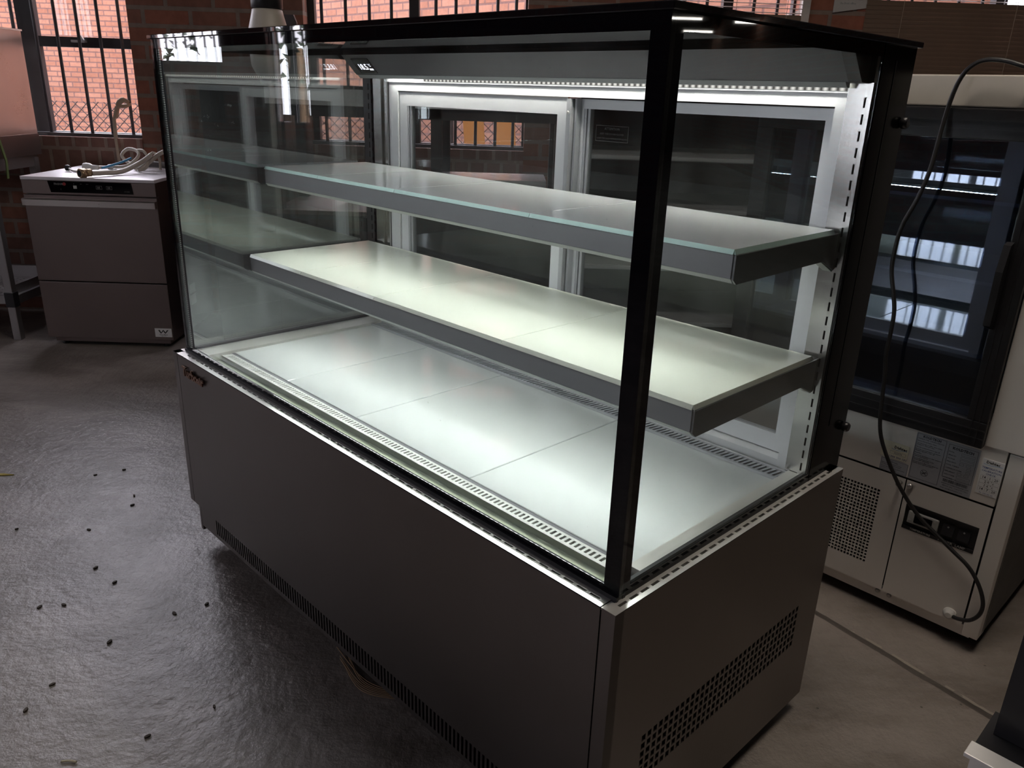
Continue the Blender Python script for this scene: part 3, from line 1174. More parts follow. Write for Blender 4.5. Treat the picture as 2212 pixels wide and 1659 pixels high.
# --- shelves
def shelf(zt, yf, mat, edge, gus, gd):
    s = B()
    yb = 0.590
    s.box(-1.450, -0.050, yf + 0.012, yb, zt - 0.012, zt - 0.0075)
    so = s.build('shelf', 'alu', case)
    n = [-1.452, -1.150, -0.866, -0.467, -0.050]
    n[1:4] = [-1.186, -0.876, -0.467]
    for i in range(4):
        p = B()
        p.box(n[i] + 0.0008, n[i + 1] - 0.0008, yf + 0.0038, yb, zt - 0.0070, zt, 0.0006, 1)
        po = p.build('shelf_glass', mat, so)
        c = B()
        c.prism([(yf, zt - 0.0072), (yf + 0.0036, zt - 0.0001), (yf + 0.0036, zt - 0.0072)], 0, n[i] + 0.0008, n[i + 1] - 0.0008)
        if i == 3:
            c.prism([(-0.0478, zt - 0.0072), (-0.0506, zt - 0.0001), (-0.0506, zt - 0.0072)], 1, yf + 0.0036, yb)
        c.build('glass_edge', edge, po)
    f = B()
    f.box(-1.450, -0.050, yf + 0.001, yf + 0.006, zt - 0.043, zt - 0.0076, 0.0006, 1)
    f.build('fascia', 'fascia', so)
    f = B()
    f.prism([(yf + 0.001, zt - 0.0432), (yf + 0.006, zt - 0.0432), (yf + 0.0095, zt - 0.0470), (yf + 0.0080, zt - 0.0505)], 0, -1.450, -0.050)
    f.build('fascia_lip', 'lip', so)
    l = B()
    l.box(-1.42, -0.07, yf + 0.0098, yf + 0.0300, zt - 0.0495, zt - 0.0475)
    l.build('led_strip', 'led_cool', so)
    l = B()
    l.box(-1.44, -0.06, yf + 0.0095, yf + 0.0320, zt - 0.0473, zt - 0.0400)
    l.build('led_holder', 'alu', so)
    for x0, x1 in ((-0.0480, -0.0450), (-1.4545, -1.4515)):
        p = B()
        p.prism([(yf + 0.001, zt - 0.0078), (0.600, zt - 0.0072), (0.648, zt - 0.0060), (0.640, zt - 0.080), (0.626, zt - 0.082), (0.556, zt - 0.0500), (yf + 0.010, zt - 0.0515), (yf + 0.001, zt - 0.0440)], 0, x0, x1)
        p.build('bracket', 'bracket', so)
        p = B()
        w0, w1 = (x0 - 0.016, x0) if x0 > -0.1 else (x1, x1 + 0.016)
        p.prism([(0.552, zt - 0.050), (0.556, zt - 0.0475), (0.628, zt - 0.081), (0.624, zt - 0.0835)], 0, w0, w1)
        p.build('bracket_flange', 'lip', so)


shelf(0.466, 0.272, 'shelf_glass', 'edge', 0.386, 0.042)
shelf(0.240, 0.212, 'shelf_low', 'shelf_low', 0.154, 0.042)

# ================================================================== THE COLD CABINET AT THE RIGHT
FY = 1.193
fr = thing('display_fridge', 'stainless cold cabinet with a black framed glass door and a hanging black cord', 'display fridge', c2w(-0.17, 1.50), -YAW)
FO = (0.17, -1.50, 0)


def F():
    return MB(FO)


q = F()
q.box(-0.550, 0.205, FY + 0.03, 1.80, 0.045, 0.50)
q.box(-0.550, -0.52, FY + 0.05, 1.80, 0.50, 1.318)
q.box(0.165, 0.205, FY + 0.05, 1.80, 0.50, 1.318)
q.box(-0.52, 0.165, 1.75, 1.80, 0.50, 1.318)
q.box(-0.52, 0.165, FY + 0.05, 1.75, 1.29, 1.318)
q.build('cabinet_body', 'black', fr)  # stainless body coloured black to imitate its unlit side
q = F()
q.box(-0.519, 0.164, 1.735, 1.749, 0.51, 1.285)
q.box(-0.519, 0.164, FY + 0.06, 1.735, 0.501, 0.515)
q.build('inner_liner', 'fridge_in', fr)
for z in (0.70, 0.87, 1.05):
    q = F()
    q.box(-0.515, 0.160, FY + 0.09, 1.70, z, z + 0.008)
    q.build('inner_shelf', 'alu_dark', fr)
q = F()
q.box(-0.550, 0.205, FY, FY + 0.05, 1.254, 1.318, 0.003)
q.build('top_fascia', 'cream', fr)
q = F()
q.box(-0.550, 0.166, FY, FY + 0.03, 0.390, 0.60, 0.002)
po = q.build('middle_panel', 'steel_fr', fr)
q = F()
q.box(0.1175, 0.205, FY - 0.004, FY + 0.05, 0.530, 1.252, 0.002)
q.build('side_panel', 'steel_fr', fr)
q = F()
q.box(0.1695, 0.205, FY, FY + 0.05, 0.040, 0.527, 0.002)
q.build('side_panel', 'steel_fr', fr)
# lower left panel with a square-hole grille
us = [-0.550]
for i in range(13):
    us += [-0.192 + 0.0087 * i - 0.0031, -0.192 + 0.0087 * i + 0.0031]
us += [-0.0305]
vs = [0.062]
for j in range(23):
    z0 = 0.124 + 0.0094 * j
    vs += [z0 - 0.0034, z0 + 0.0034]
vs += [0.386]
q = F()
q.perf(lambda u, v, d: (u, FY + d, v), us, vs, {(2 * i + 1, 2 * j + 1) for i in range(13) for j in range(23)}, 0.004)
vp = q.build('grille_panel', 'steel_fr', fr, recalc=False)
q = F()
q.box(-0.20, -0.075, FY + 0.006, FY + 0.012, 0.11, 0.35)
q.build('grille_cavity', 'void', vp)
# lower right panel with the control opening
q = F()
us = [-0.0275, -0.017, 0.1495, 0.1655]
vs = [0.062, 0.257, 0.327, 0.386]
q.perf(lambda u, v, d: (u, FY + d, v), us, vs, {(1, 1)}, 0.004)
cp = q.build('control_panel', 'steel_fr', fr, recalc=False)
q = F()
q.box(-0.019, 0.1515, FY + 0.0045, FY + 0.030, 0.255, 0.330)
q.box(-0.0165, 0.149, FY - 0.001, FY + 0.0045, 0.257, 0.265)
q.box(-0.0165, 0.149, FY - 0.001, FY + 0.0045, 0.320, 0.3265)
q.build('control_recess', 'black', cp)
q = F()
q.box(-0.008, 0.064, FY - 0.002, FY + 0.006, 0.276, 0.309, 0.003)
tc = q.build('thermostat', 'grey_plastic', cp)
q = F()
q.box(0.008, 0.050, FY - 0.004, FY - 0.0015, 0.282, 0.304, 0.002)
q.build('thermostat_screen', 'black_gloss', tc)
q = MB(FO)
TF = lambda x, y, h: (x, FY - 0.0026, y)
q.text([('SET', -0.006, 0.2845, 0.0055), ('^', 0.0535, 0.299, 0.008), ('v', 0.0535, 0.2905, 0.006), ('o', 0.0535, 0.280, 0.007), ('*', -0.005, 0.299, 0.008)], TF)
q.build('thermostat_lettering', 'ink_white', tc, recalc=False)
for x in (0.073, 0.109):
    q = F()
    q.prism([(FY + 0.004, 0.276), (FY - 0.005, 0.280), (FY - 0.001, 0.294), (FY + 0.004, 0.310)], 0, x, x + 0.026)
    q.build('rocker_switch', 'black', cp)
    q = F()
    q.lathe((x + 0.013, FY - 0.0012, 0.302), [(0.0022, 0), (0.0022, -0.0012)], 10, 1)
    q.build('switch_lamp', 'ink_grey', cp)
q = MB(FO)
q.text([('TEMPERATURE', 0.003, 0.2600, 0.0074), ('POWER', 0.0700, 0.2595, 0.0095), ('LAMP', 0.1085, 0.2595, 0.0095)], lambda x, y, h: (x, FY - 0.0016, y))
q.build('control_lettering', 'ink_white', cp, recalc=False)
q = F()
q.box(-0.550, 0.185, FY + 0.012, FY + 0.05, 0.030, 0.060)
q.build('bottom_rail', 'steel_fr', fr)
for x in (-0.042, -0.012):
    q = F()
    q.lathe((x, FY + 0.012, 0.050), [(0.006, 0), (0.0055, -0.003), (0.003, -0.004)], 14, 1)
    q.build('screw', 'screw', fr)
q = F()
q.lathe((-0.018, FY, 0.3715), [(0.0075, 0), (0.0068, -0.003), (0.004, -0.0055), (0.001, -0.006)], 16, 1)
q.build('push_stud', 'screw', fr)
q = F()
q.lathe((-0.042, FY, 0.3725), [(0.006, 0), (0.004, -0.004), (0.0035, -0.016), (0.005, -0.018)], 14, 1)
q.build('push_stud', 'screw', fr)
for x in (-0.50, 0.15):
    for y in (FY + 0.08, 1.74):
        q = F()
        q.lathe((x, y, 0), [(0.02, 0), (0.022, 0.008), (0.012, 0.012), (0.012, 0.046)], 12)
        q.build('levelling_foot', 'black', fr)

# glass door
q = F()
DFY = FY - 0.022
q.box(-0.550, 0.1160, DFY, FY + 0.004, 1.190, 1.2525, 0.003)
q.box(-0.550, 0.1160, DFY, FY + 0.004, 0.5255, 0.588, 0.003)
q.box(0.0720, 0.1160, DFY, FY + 0.004, 0.588, 1.190, 0.003)
q.box(-0.550, -0.505, DFY, FY + 0.004, 0.588, 1.190, 0.003)
for z in (1.208, 1.226, 0.546, 0.566):
    q.box(-0.548, 0.114, DFY - 0.0025, DFY + 0.001, z, z + 0.003)
for x in (0.084, 0.098):
    q.box(x, x + 0.0025, DFY - 0.0020, DFY + 0.001, 0.530, 1.248)
do = q.build('glass_door', 'black', fr)
q = F()
q.box(-0.505, 0.0720, DFY + 0.010, DFY + 0.016, 0.588, 1.190)
q.build('door_pane', 'fridge_glass', do)
q = F()
q.prism([(DFY, 0.800), (DFY - 0.030, 0.812), (DFY - 0.034, 0.93), (DFY - 0.020, 0.985), (DFY, 0.990)], 0, 0.066, 0.080)
q.build('door_handle', 'black', do)

# plates and stickers
plate = F()
plate.box(-0.0285, 0.1130, FY - 0.0008, FY, 0.3915, 0.5150)
pl = plate.build('rating_plate', 'sticker_grey', po)
q = MB(FO)
PF = lambda x, y, h: (x, FY - 0.0013, y)


def outline(bm, fn, x0, x1, y0, y1, t=0.0007):
    for a0, a1, b0, b1 in ((x0, x1, y0, y0 + t), (x0, x1, y1 - t, y1), (x0, x0 + t, y0, y1), (x1 - t, x1, y0, y1)):
        bm.face([fn(a0, b0, 0), fn(a1, b0, 0), fn(a1, b1, 0), fn(a0, b1, 0)])


outline(q, PF, -0.0265, 0.0395, 0.397, 0.513)
outline(q, PF, 0.0455, 0.1095, 0.424, 0.509)
q.text([('KOLDTECH', 0.007, 0.5050, 0.0078, 'CENTER'), ('KOLDTECH', 0.0775, 0.4985, 0.0088, 'CENTER')], PF)
lines = ['STAINLESS STEEL CLEANING METHOD', 'Remove dust by feather duster.', 'Use soft sponge or chiffon when wetting', 'detergent to clean and clean.', 'Use soft, moistened towel to wipe off.', 'Or in the case of greasiness, use thinner', 'blended in gasoline to wipe off.', 'Reminders', 'Do not use sand papers to clean equipment', 'without dust removed.', 'Do not use bleach, lotion on any', 'corrosionable equipment.', 'Do not use acid, alkali solvent against the', 'stainless steel equipment surface.']
ys = [0.4995, 0.4935, 0.4875, 0.4840, 0.4775, 0.4720, 0.4685, 0.4625, 0.4570, 0.4535, 0.4480, 0.4445, 0.4390, 0.4355]
q.text([(s, -0.0245, y, 0.0035) for s, y in zip(lines, ys)], PF)
rows = ['MODEL', 'SERIAL NO.', 'VOLTAGE', 'FREQUENCY', 'TOTAL CURRENT', 'COMPRESSOR POWER', 'REFRIGERANT', 'LIGHT POWER', 'JOB NUMBER']
for i, s in enumerate(rows):
    y = 0.4900 - 0.0083 * i
    q.text([(s, 0.0480, y, 0.0036)], PF)
    if i in (3, 6):
        outline(q, PF, 0.0760, 0.0850, y - 0.001, y + 0.0045, 0.0004)
        outline(q, PF, 0.0905, 0.1000, y - 0.001, y + 0.0045, 0.0004)
    elif i in (4, 5):
        outline(q, PF, 0.0930, 0.1020, y - 0.001, y + 0.0045, 0.0004)
    else:
        outline(q, PF, 0.0755, 0.1050, y - 0.001, y + 0.0045, 0.0004)
x = 0.049
while x < 0.104:
    wd = random.choice((0.0004, 0.0006, 0.0010))
    q.face([PF(x, 0.4130, 0), PF(x + wd, 0.4130, 0), PF(x + wd, 0.4205, 0), PF(x, 0.4205, 0)])
    x += wd + random.choice((0.0004, 0.0006, 0.0008))
q.text([('WWW.PATCHARATHAILAND.COM', 0.047, 0.4075, 0.0038), ('SERVICE CALL : + 662 2 190 1122-3', 0.050, 0.4020, 0.0038), ('Email: sales@patcharainter.com', 0.047, 0.3960, 0.0038)], PF)
rc = [(0.006 + 0.0085 * math.cos(2 * PI * k / 24), 0.4165 + 0.0085 * math.sin(2 * PI * k / 24)) for k in range(25)]
for k in range(24):
    c0 = (0.006, 0.4165)
    i0 = [c0[j] + (rc[k][j] - c0[j]) * 0.92 for j in (0, 1)]
    i1 = [c0[j] + (rc[k + 1][j] - c0[j]) * 0.92 for j in (0, 1)]
    q.face([PF(*rc[k], 0), PF(*rc[k + 1], 0), PF(*i1, 0), PF(*i0, 0)])
for a in (0.75, -0.75, 0.15):
    dx, dy = 0.007 * math.cos(a), 0.007 * math.sin(a)
    nx, ny = -0.0005 * math.sin(a), 0.0005 * math.cos(a)
    q.face([PF(0.006 - dx + nx, 0.4165 - dy + ny, 0), PF(0.006 + dx + nx, 0.4165 + dy + ny, 0), PF(0.006 + dx - nx, 0.4165 + dy - ny, 0), PF(0.006 - dx - nx, 0.4165 - dy - ny, 0)])
q.build('plate_lettering', 'ink', pl, recalc=False)

wp = F()
wp.box(-0.098, -0.0315, FY - 0.0008, FY, 0.3915, 0.4240)
wl = wp.build('warning_plate', 'sticker_grey', po)
q = MB(FO)
outline(q, PF, -0.0970, -0.0325, 0.393, 0.423, 0.0005)
q.text([('Warning', -0.065, 0.4165, 0.0045, 'CENTER'), ('Before proper ventilation is a must', -0.0945, 0.4110, 0.0034), ('for using the refrigerator machine', -0.0945, 0.4070, 0.0034), ('Do not damage refrigerant system in this', -0.0945, 0.4010, 0.0034), ('machine to stop refrigerant.', -0.0945, 0.3970, 0.0034)], PF)
q.build('plate_lettering', 'ink', wl, recalc=False)

ys_ = F()
ys_.box(-0.1030, -0.0385, FY - 0.0016, FY - 0.0008, 0.4280, 0.4705)
yo = ys_.build('service_sticker', 'sticker_cream', po)
YF = lambda x, y, h: (x, FY - 0.0020, y)
q = MB(FO)
q.text([('Dishtec', -0.0720, 0.4560, 0.0098)], YF)
q.build('name_lettering', 'ink', yo, recalc=False)
q = MB(FO)
q.text([('1300 300 131', -0.0815, 0.4305, 0.0078)], YF)
q.build('number_lettering', 'ink_blue', yo, recalc=False)
q = MB(FO)
for k in range(10):
    x0, x1 = -0.078 + 0.0037 * k, -0.078 + 0.0037 * (k + 1)
    y0, y1 = 0.4535 - 0.0015 * math.sin(k * 0.5), 0.4535 - 0.0015 * math.sin((k + 1) * 0.5)
    q.face([YF(x0, y0, 0), YF(x1, y1, 0), YF(x1, y1 + 0.0010, 0), YF(x0, y0 + 0.0010, 0)])
q.build('sticker_wave', 'ink_sky', yo, recalc=False)
q = MB(FO)
outline(q, YF, -0.0800, -0.0425, 0.4400, 0.4480, 0.0004)
q.text([('322973', -0.061, 0.4415, 0.0065, 'CENTER')], YF)
q.build('serial_lettering', 'ink_grey', yo, recalc=False)

ws = F()
ws.box(0.1210, 0.1660, FY - 0.0008, FY, 0.4120, 0.5000, 0.0002, 1)
wo = ws.build('calibration_sticker', 'sticker_white', po)
q = MB(FO)
q.text([('Dishtec', 0.1430, 0.4900, 0.0092, 'CENTER')], PF)
for i, s in enumerate(('14 : 1 : 20', '2·0 °c', '1·6 °c', '14 : 7 : 20')):
    q.text([(s, 0.1440, 0.4520 - 0.0098 * i, 0.0085, 'CENTER')], PF)
    outline(q, PF, 0.1240, 0.1640, 0.4495 - 0.0098 * i, 0.4593 - 0.0098 * i, 0.0002)
q.build('sticker_lettering', 'ink', wo, recalc=False)
q = MB(FO)
q.text([('TEMPERATURE', 0.1435, 0.4765, 0.0064, 'CENTER'), ('CALIBRATION', 0.1435, 0.4690, 0.0064, 'CENTER'), ('CHECK', 0.1435, 0.4620, 0.0064, 'CENTER'), ('PH. 1300 300 131', 0.1435, 0.4145, 0.0040, 'CENTER')], PF)
q.build('heading_lettering', 'ink_blue', wo, recalc=False)
q = MB(FO)
for k in range(10):
    x0, x1 = 0.124 + 0.0039 * k, 0.124 + 0.0039 * (k + 1)
    y0, y1 = 0.4870 - 0.0015 * math.sin(k * 0.5), 0.4870 - 0.0015 * math.sin((k + 1) * 0.5)
    q.face([PF(x0, y0, 0), PF(x1, y1, 0), PF(x1, y1 + 0.0009, 0), PF(x0, y0 + 0.0009, 0)])
q.build('sticker_wave', 'ink_sky', wo, recalc=False)

# power cord: over the top, down the front, into a coiled grommet
cord = [(0.16, 1.40, 1.326), (0.10, 1.27, 1.326), (0.036, 1.172, 1.330), (-0.012, 1.163, 1.343), (-0.052, 1.163, 1.345), (-0.077, 1.160, 1.331), (-0.092, 1.158, 1.304), (-0.100, 1.155, 1.262), (-0.103, 1.150, 1.216), (-0.103, 1.140, 1.159), (-0.105, 1.130, 1.110), (-0.115, 1.122, 1.058), (-0.133, 1.118, 1.000), (-0.138, 1.118, 0.948), (-0.136, 1.118, 0.900), (-0.122, 1.118, 0.848), (-0.113, 1.120, 0.806), (-0.112, 1.122, 0.750), (-0.114, 1.126, 0.705), (-0.109, 1.132, 0.648), (-0.107, 1.140, 0.590), (-0.104, 1.143, 0.543), (-0.095, 1.146, 0.497), (-0.076, 1.150, 0.453), (-0.047, 1.160, 0.397), (-0.016, 1.170, 0.350), (0.025, 1.175, 0.308), (0.067, 1.178, 0.280), (0.110, 1.178, 0.254), (0.152, 1.178, 0.228), (0.183, 1.176, 0.192), (0.200, 1.174, 0.154), (0.199, 1.174, 0.122), (0.183, 1.176, 0.096), (0.158, 1.180, 0.084), (0.140, 1.188, 0.080), (0.134, 1.197, 0.080)]
q = F()
q.tube(cord, 0.0048, 10)
q.build('power_cord', 'cord', fr)
q = F()
q.lathe((0.135, FY, 0.081), [(0.0160, 0.0), (0.0160, -0.002), (0.0145, -0.0045), (0.0128, -0.0045), (0.0125, -0.007), (0.0108, -0.007), (0.0105, -0.010), (0.0088, -0.010), (0.0085, -0.013), (0.006, -0.013)], 22, 1)
q.build('cord_grommet', 'white_plastic', fr)

# ================================================================== second unit at the near right corner of the picture
un = thing('display_cabinet', 'dark cabinet with a stainless base corner, cut off at the lower right edge', 'display cabinet', c2w(0.80, 0.45), -YAW)
UO = (-0.80, -0.45, 0)
q = MB(UO)
q.box(0.402, 1.40, 0.216, 0.318, 0.04, 0.494)
q.build('base', 'steel_fr', un)
q = MB(UO)
q.box(0.395, 1.41, 0.209, 0.238, 0.494, 0.500, 0.001)
q.build('base_rim', 'steel_fr', un)
q = MB(UO)
q.box(0.399, 1.40, 0.2382, 0.319, 0.486, 0.499)
q.build('rim_shade_strip', 'black', un)  # black colour stands for shade on the rear part of the rim
q = MB(UO)
q.box(0.410, 1.39, 0.272, 0.319, 0.4995, 1.15)
q.build('upper_body', 'black', un)
for x in (0.45, 1.35):
    for y in (0.24, 0.29):
        q = MB(UO)
        q.lathe((x, y, 0), [(0.02, 0), (0.012, 0.01), (0.012, 0.045)], 12)
        q.build('levelling_foot', 'black', un)

# ================================================================== DISHWASHER AND WHAT LIES ON IT
dw = thing('dishwasher', 'brown-grey stainless under-counter dishwasher with a black control strip, below the barred window', 'dishwasher', (-1.945, 4.06, 0))
DO = (1.945, -4.06, 0)


def W():
    return MB(DO)


X0, X1, Y0, Y1 = -2.258, -1.640, 3.751, 4.33
q = W()
q.box(X0 + 0.003, X1 - 0.003, Y0 + 0.03, Y1, 0.045, 0.805)
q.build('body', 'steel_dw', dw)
q = W()
q.box(X0, X1, Y0 - 0.004, Y1 + 0.005, 0.805, 0.820, 0.002)
q.build('top_cover', 'top_sheet', dw)
q = W()
q.box(X0, X1, Y0, Y0 + 0.03, 0.742, 0.804, 0.002)
co = q.build('control_strip', 'steel_dw', dw)
q = W()
q.prism([(-2.125, 0.751), (-1.745, 0.751), (-1.752, 0.802), (-2.135, 0.802)], 1, Y0 - 0.0025, Y0)
pa = q.build('control_panel', 'black_gloss', co)
WF = lambda x, y, h: (x, Y0 - 0.0032, y)
q = MB(DO)
q.text([('FAGOR', -2.106, 0.785, 0.013), ('I', -2.078, 0.7625, 0.010), ('o', -2.016, 0.790, 0.007), ('oo', -1.985, 0.790, 0.007), ('ooo', -1.958, 0.790, 0.007)], WF)
for x0, x1, y0, y1 in ((-1.913, -1.886, 0.770, 0.786), (-1.866, -1.840, 0.770, 0.786)):
    outline(q, WF, x0, x1, y0, y1, 0.0012)
    q.text([('88', x0 + 0.005, y0 + 0.003, 0.014)], WF)
q.text([('CO-500', -1.785, 0.760, 0.0075)], WF)
q.build('panel_lettering', 'ink_grey', pa, recalc=False)
q = MB(DO)
q.face([WF(-2.018, 0.770, 0), WF(-2.002, 0.770, 0), WF(-2.002, 0.784, 0), WF(-2.018, 0.784, 0)])
q.build('start_button', 'ink_white', pa, recalc=False)
q = MB(DO)
q.lathe((-2.058, Y0 - 0.0030, 0.790), [(0.0075, 0), (0.0075, -0.0008)], 18, 1)
q.build('round_emblem', 'ink_red', pa)
q = W()
q.box(X0, X1, Y0, Y0 + 0.03, 0.332, 0.737, 0.002)
dr = q.build('drop_door', 'steel_dw', dw)
q = W()
q.prism([(Y0 - 0.0005, 0.692), (Y0 - 0.024, 0.690), (Y0 - 0.026, 0.718), (Y0 - 0.020, 0.722), (Y0 - 0.0005, 0.722)], 0, X0 + 0.002, X1 - 0.002)
q.build('door_handle', 'steel_bar', dr)
q = W()
q.box(X0, X1, Y0, Y0 + 0.03, 0.045, 0.326, 0.002)
lp = q.build('lower_panel', 'steel_dw', dw)
q = W()
q.box(-1.728, -1.646, Y0 - 0.0010, Y0, 0.062, 0.106)
sk = q.build('rating_sticker', 'sticker_white', lp)
q = MB(DO)
SF = lambda x, y, h: (x, Y0 - 0.0016, y)
q.face([SF(-1.712, 0.098, 0), SF(-1.703, 0.098, 0), SF(-1.697, 0.084, 0), SF(-1.701, 0.081, 0)])
q.face([SF(-1.701, 0.081, 0), SF(-1.688, 0.098, 0), SF(-1.682, 0.098, 0), SF(-1.697, 0.080, 0)])
q.face([SF(-1.688, 0.095, 0), SF(-1.682, 0.095, 0), SF(-1.675, 0.084, 0), SF(-1.680, 0.081, 0)])
q.face([SF(-1.680, 0.081, 0), SF(-1.668, 0.098, 0), SF(-1.660, 0.098, 0), SF(-1.676, 0.080, 0)])
q.text([('WaterMark', -1.687, 0.071, 0.0085, 'CENTER'), ('WMK 25703', -1.687, 0.0645, 0.005, 'CENTER')], SF)
q.build('sticker_lettering', 'ink', sk, recalc=False)
for z0, z1 in ((0.215, 0.262), (0.155, 0.205)):
    q = W()
    q.box(X1 - 0.0032, X1 - 0.0022, 4.02, 4.09, z0, z1)
    q.build('side_label', 'sticker_white', dw)
q = W()
q.box(X0 + 0.02, X1 - 0.03, Y0 + 0.03, Y1 - 0.03, 0.018, 0.046)
q.build('plinth', 'steel_dw', dw)
for x in (X0 + 0.05, X1 - 0.06):
    for y in (Y0 + 0.06, Y1 - 0.06):
        q = W()
        q.lathe((x, y, 0), [(0.018, 0), (0.018, 0.006), (0.010, 0.01), (0.010, 0.020)], 12)
        q.build('foot', 'black', dw)

ZTP = 0.820
# hoses and cables left on the dishwasher
t = thing('drain_hose', 'thick dark grey hose end curving down at the back of the dishwasher top', 'hose', (-1.80, 4.15, ZTP))
q = MB()
q.tube([(-0.11, 0.0, 0.016), (-0.05, 0.01, 0.030), (0.03, 0.02, 0.028), (0.09, 0.03, 0.016)], 0.0155, 12)
q.build('hose', 'hose_grey', t)
t = thing('power_cable', 'beige cable in a loose coil with a white plug, lying on the dishwasher', 'cable', (-1.90, 4.08, ZTP))
q = MB()
q.tube([(-0.125, -0.07, 0.022), (-0.07, -0.055, 0.024), (0.0, -0.02, 0.03), (0.05, 0.0, 0.075), (0.03, 0.03, 0.10), (-0.02, 0.05, 0.105), (-0.045, 0.03, 0.075), (-0.01, 0.01, 0.045), (0.04, -0.01, 0.04), (0.085, 0.01, 0.07), (0.12, 0.02, 0.095)], 0.0078, 9)
q.tube([(0.03, 0.03, 0.10), (0.07, 0.02, 0.10), (0.098, 0.0, 0.06), (0.085, -0.01, 0.02), (0.05, -0.02, 0.009)], 0.0072, 9)
q.tube([(0.05, -0.02, 0.010), (0.09, 0.0, 0.04), (0.14, 0.03, 0.085), (0.18, 0.04, 0.105)], 0.0105, 9)
q.tube([(0.02, 0.02, 0.008), (0.06, 0.04, 0.05), (0.10, 0.05, 0.09), (0.135, 0.04, 0.07), (0.145, 0.02, 0.012)], 0.006, 8)
q.build('flex', 'hose_beige', t)
q = MB()
q.lathe((-0.120, -0.070, 0.022), [(0.011, 0.0), (0.012, -0.03), (0.019, -0.04), (0.0215, -0.06), (0.019, -0.072), (0.012, -0.076)], 18, 0)
q.build('plug', 'white_plastic', t)
q = MB()
q.lathe((-0.068, -0.052, 0.024), [(0.013, -0.012), (0.0145, 0.0), (0.013, 0.018)], 8, 0)
q.build('cable_clamp', 'grey_plastic', t)
t = thing('inlet_hose', 'beige inlet hose with a big worn brass nut overhanging the dishwasher front edge', 'hose', (-1.95, 3.79, ZTP))
q = MB()
q.tube([(0.0, 0.0, 0.017), (0.035, 0.05, 0.016), (0.08, 0.14, 0.016), (0.13, 0.24, 0.05), (0.17, 0.28, 0.085)], 0.0115, 10)
q.build('hose', 'hose_beige', t)
q = MB()
dr_ = Vector((0.05, 0.09, 0)).normalized()
c0 = Vector((-0.012, -0.030, 0.021))
q.tube([c0 - dr_ * 0.026, c0 + dr_ * 0.004], 0.0215, 6, False)
q.tube([c0 + dr_ * 0.004, c0 + dr_ * 0.030], 0.0175, 14, False)
nut = q.build('nut', 'brass', t)
q = MB()
q.tube([c0 - dr_ * 0.0265, c0 - dr_ * 0.0262], 0.0150, 14, False)
q.build('nut_bore', 'void', nut)
t = thing('sensor_tube', 'thin white tube with a black cap lying on the dishwasher top', 'tube', (-2.08, 4.00, ZTP))
q = MB()
q.tube([(-0.08, 0.0, 0.014), (-0.04, -0.035, 0.0062), (0.03, -0.045, 0.0058), (0.10, -0.02, 0.0060), (0.17, 0.005, 0.014)], 0.0052, 8)
q.build('tube', 'white_plastic', t)
q = MB()
q.lathe((-0.093, 0.006, 0.016), [(0.008, -0.008), (0.0145, -0.004), (0.0145, 0.010), (0.007, 0.016)], 12, 0)
q.build('cap', 'black', t)
t = thing('blue_wire', 'short bright blue wire resting on the hoses of the dishwasher', 'wire', (-1.90, 3.88, ZTP))
q = MB()
q.tube([(-0.03, -0.02, 0.036), (0.0, 0.02, 0.046), (0.035, 0.06, 0.060), (0.06, 0.10, 0.075)], 0.0055, 8)
q.build('wire', 'blue', t)
t = thing('hose_clamp', 'small chrome ring clamp near the blue wire on the dishwasher top', 'clamp', (-1.905, 3.935, ZTP))
q = MB()
ring = [(0.011 * math.cos(2 * PI * k / 16), 0.0, 0.014 + 0.011 * math.sin(2 * PI * k / 16)) for k in range(17)]
q.tube(ring, 0.0035, 7)
q.build('ring', 'screw', t)

# cloth strip tied to the window bar
t = thing('cloth_strip', 'beige cloth strip knotted to a window bar and hanging to the dishwasher', 'cloth', (-2.05, 4.40, 1.12))
q = MB()
q.tube([(0.026, 0.026, 0.02), (0.01, 0.0, 0.03), (-0.015, -0.005, 0.005), (0.012, 0.02, 0.0), (0.03, 0.045, 0.01)], [0.012, 0.014, 0.012, 0.010, 0.008], 8)
q.build('knot', 'cloth', t)
q = MB()
P = [(-0.012, -0.004, 0.0), (-0.030, -0.030, -0.06), (-0.034, -0.040, -0.16), (-0.030, -0.038, -0.28)]
for i in range(len(P) - 1):
    a, c = P[i], P[i + 1]
    q.prism([(a[0] - 0.007, a[2]), (a[0] + 0.007, a[2]), (c[0] + 0.008, c[2]), (c[0] - 0.008, c[2])], 1, min(a[1], c[1]) - 0.002, max(a[1], c[1]))
q.build('tail', 'cloth', t)

# ================================================================== STAND AND STEEL HOOD AT THE LEFT EDGE
st = thing('steel_stand', 'worn steel stand with a perforated lower shelf at the left edge of the photo', 'stand', (-2.85, 4.05, 0))
SO = (2.85, -4.05, 0)
SX, SXL = -2.455, -3.30
for (x, y) in ((SX - 0.005, 3.84), (SX - 0.03, 4.27), (SXL, 3.84), (SXL, 4.27)):
    q = MB(SO)
    q.box(x - 0.019, x + 0.019, y - 0.019, y + 0.019, 0.0, 0.86, 0.003)
    lg = q.build('leg', 'leg', st)
    q = MB(SO)
    q.box(x - 0.023, x + 0.023, y - 0.023, y + 0.023, 0.17, 0.245, 0.003)
    q.build('shelf_clamp', 'black', lg)
q = MB(SO)
q.box(SXL, SX, 3.825, 3.855, 0.815, 0.870)
q.box(SX - 0.045, SX - 0.015, 3.855, 4.255, 0.815, 0.870)
q.box(SXL, SX - 0.02, 4.255, 4.285, 0.815, 0.870)
q.build('top_rail', 'leg', st)
nx_, ny_ = 24, 12
us = [SXL + 0.02]
for i in range(nx_):
    x = SXL + 0.05 + i * 0.033
    us += [x, x + 0.010]
us += [SX - 0.02]
vs = [3.86]
for j in range(ny_):
    y = 3.875 + j * 0.031
    vs += [y, y + 0.010]
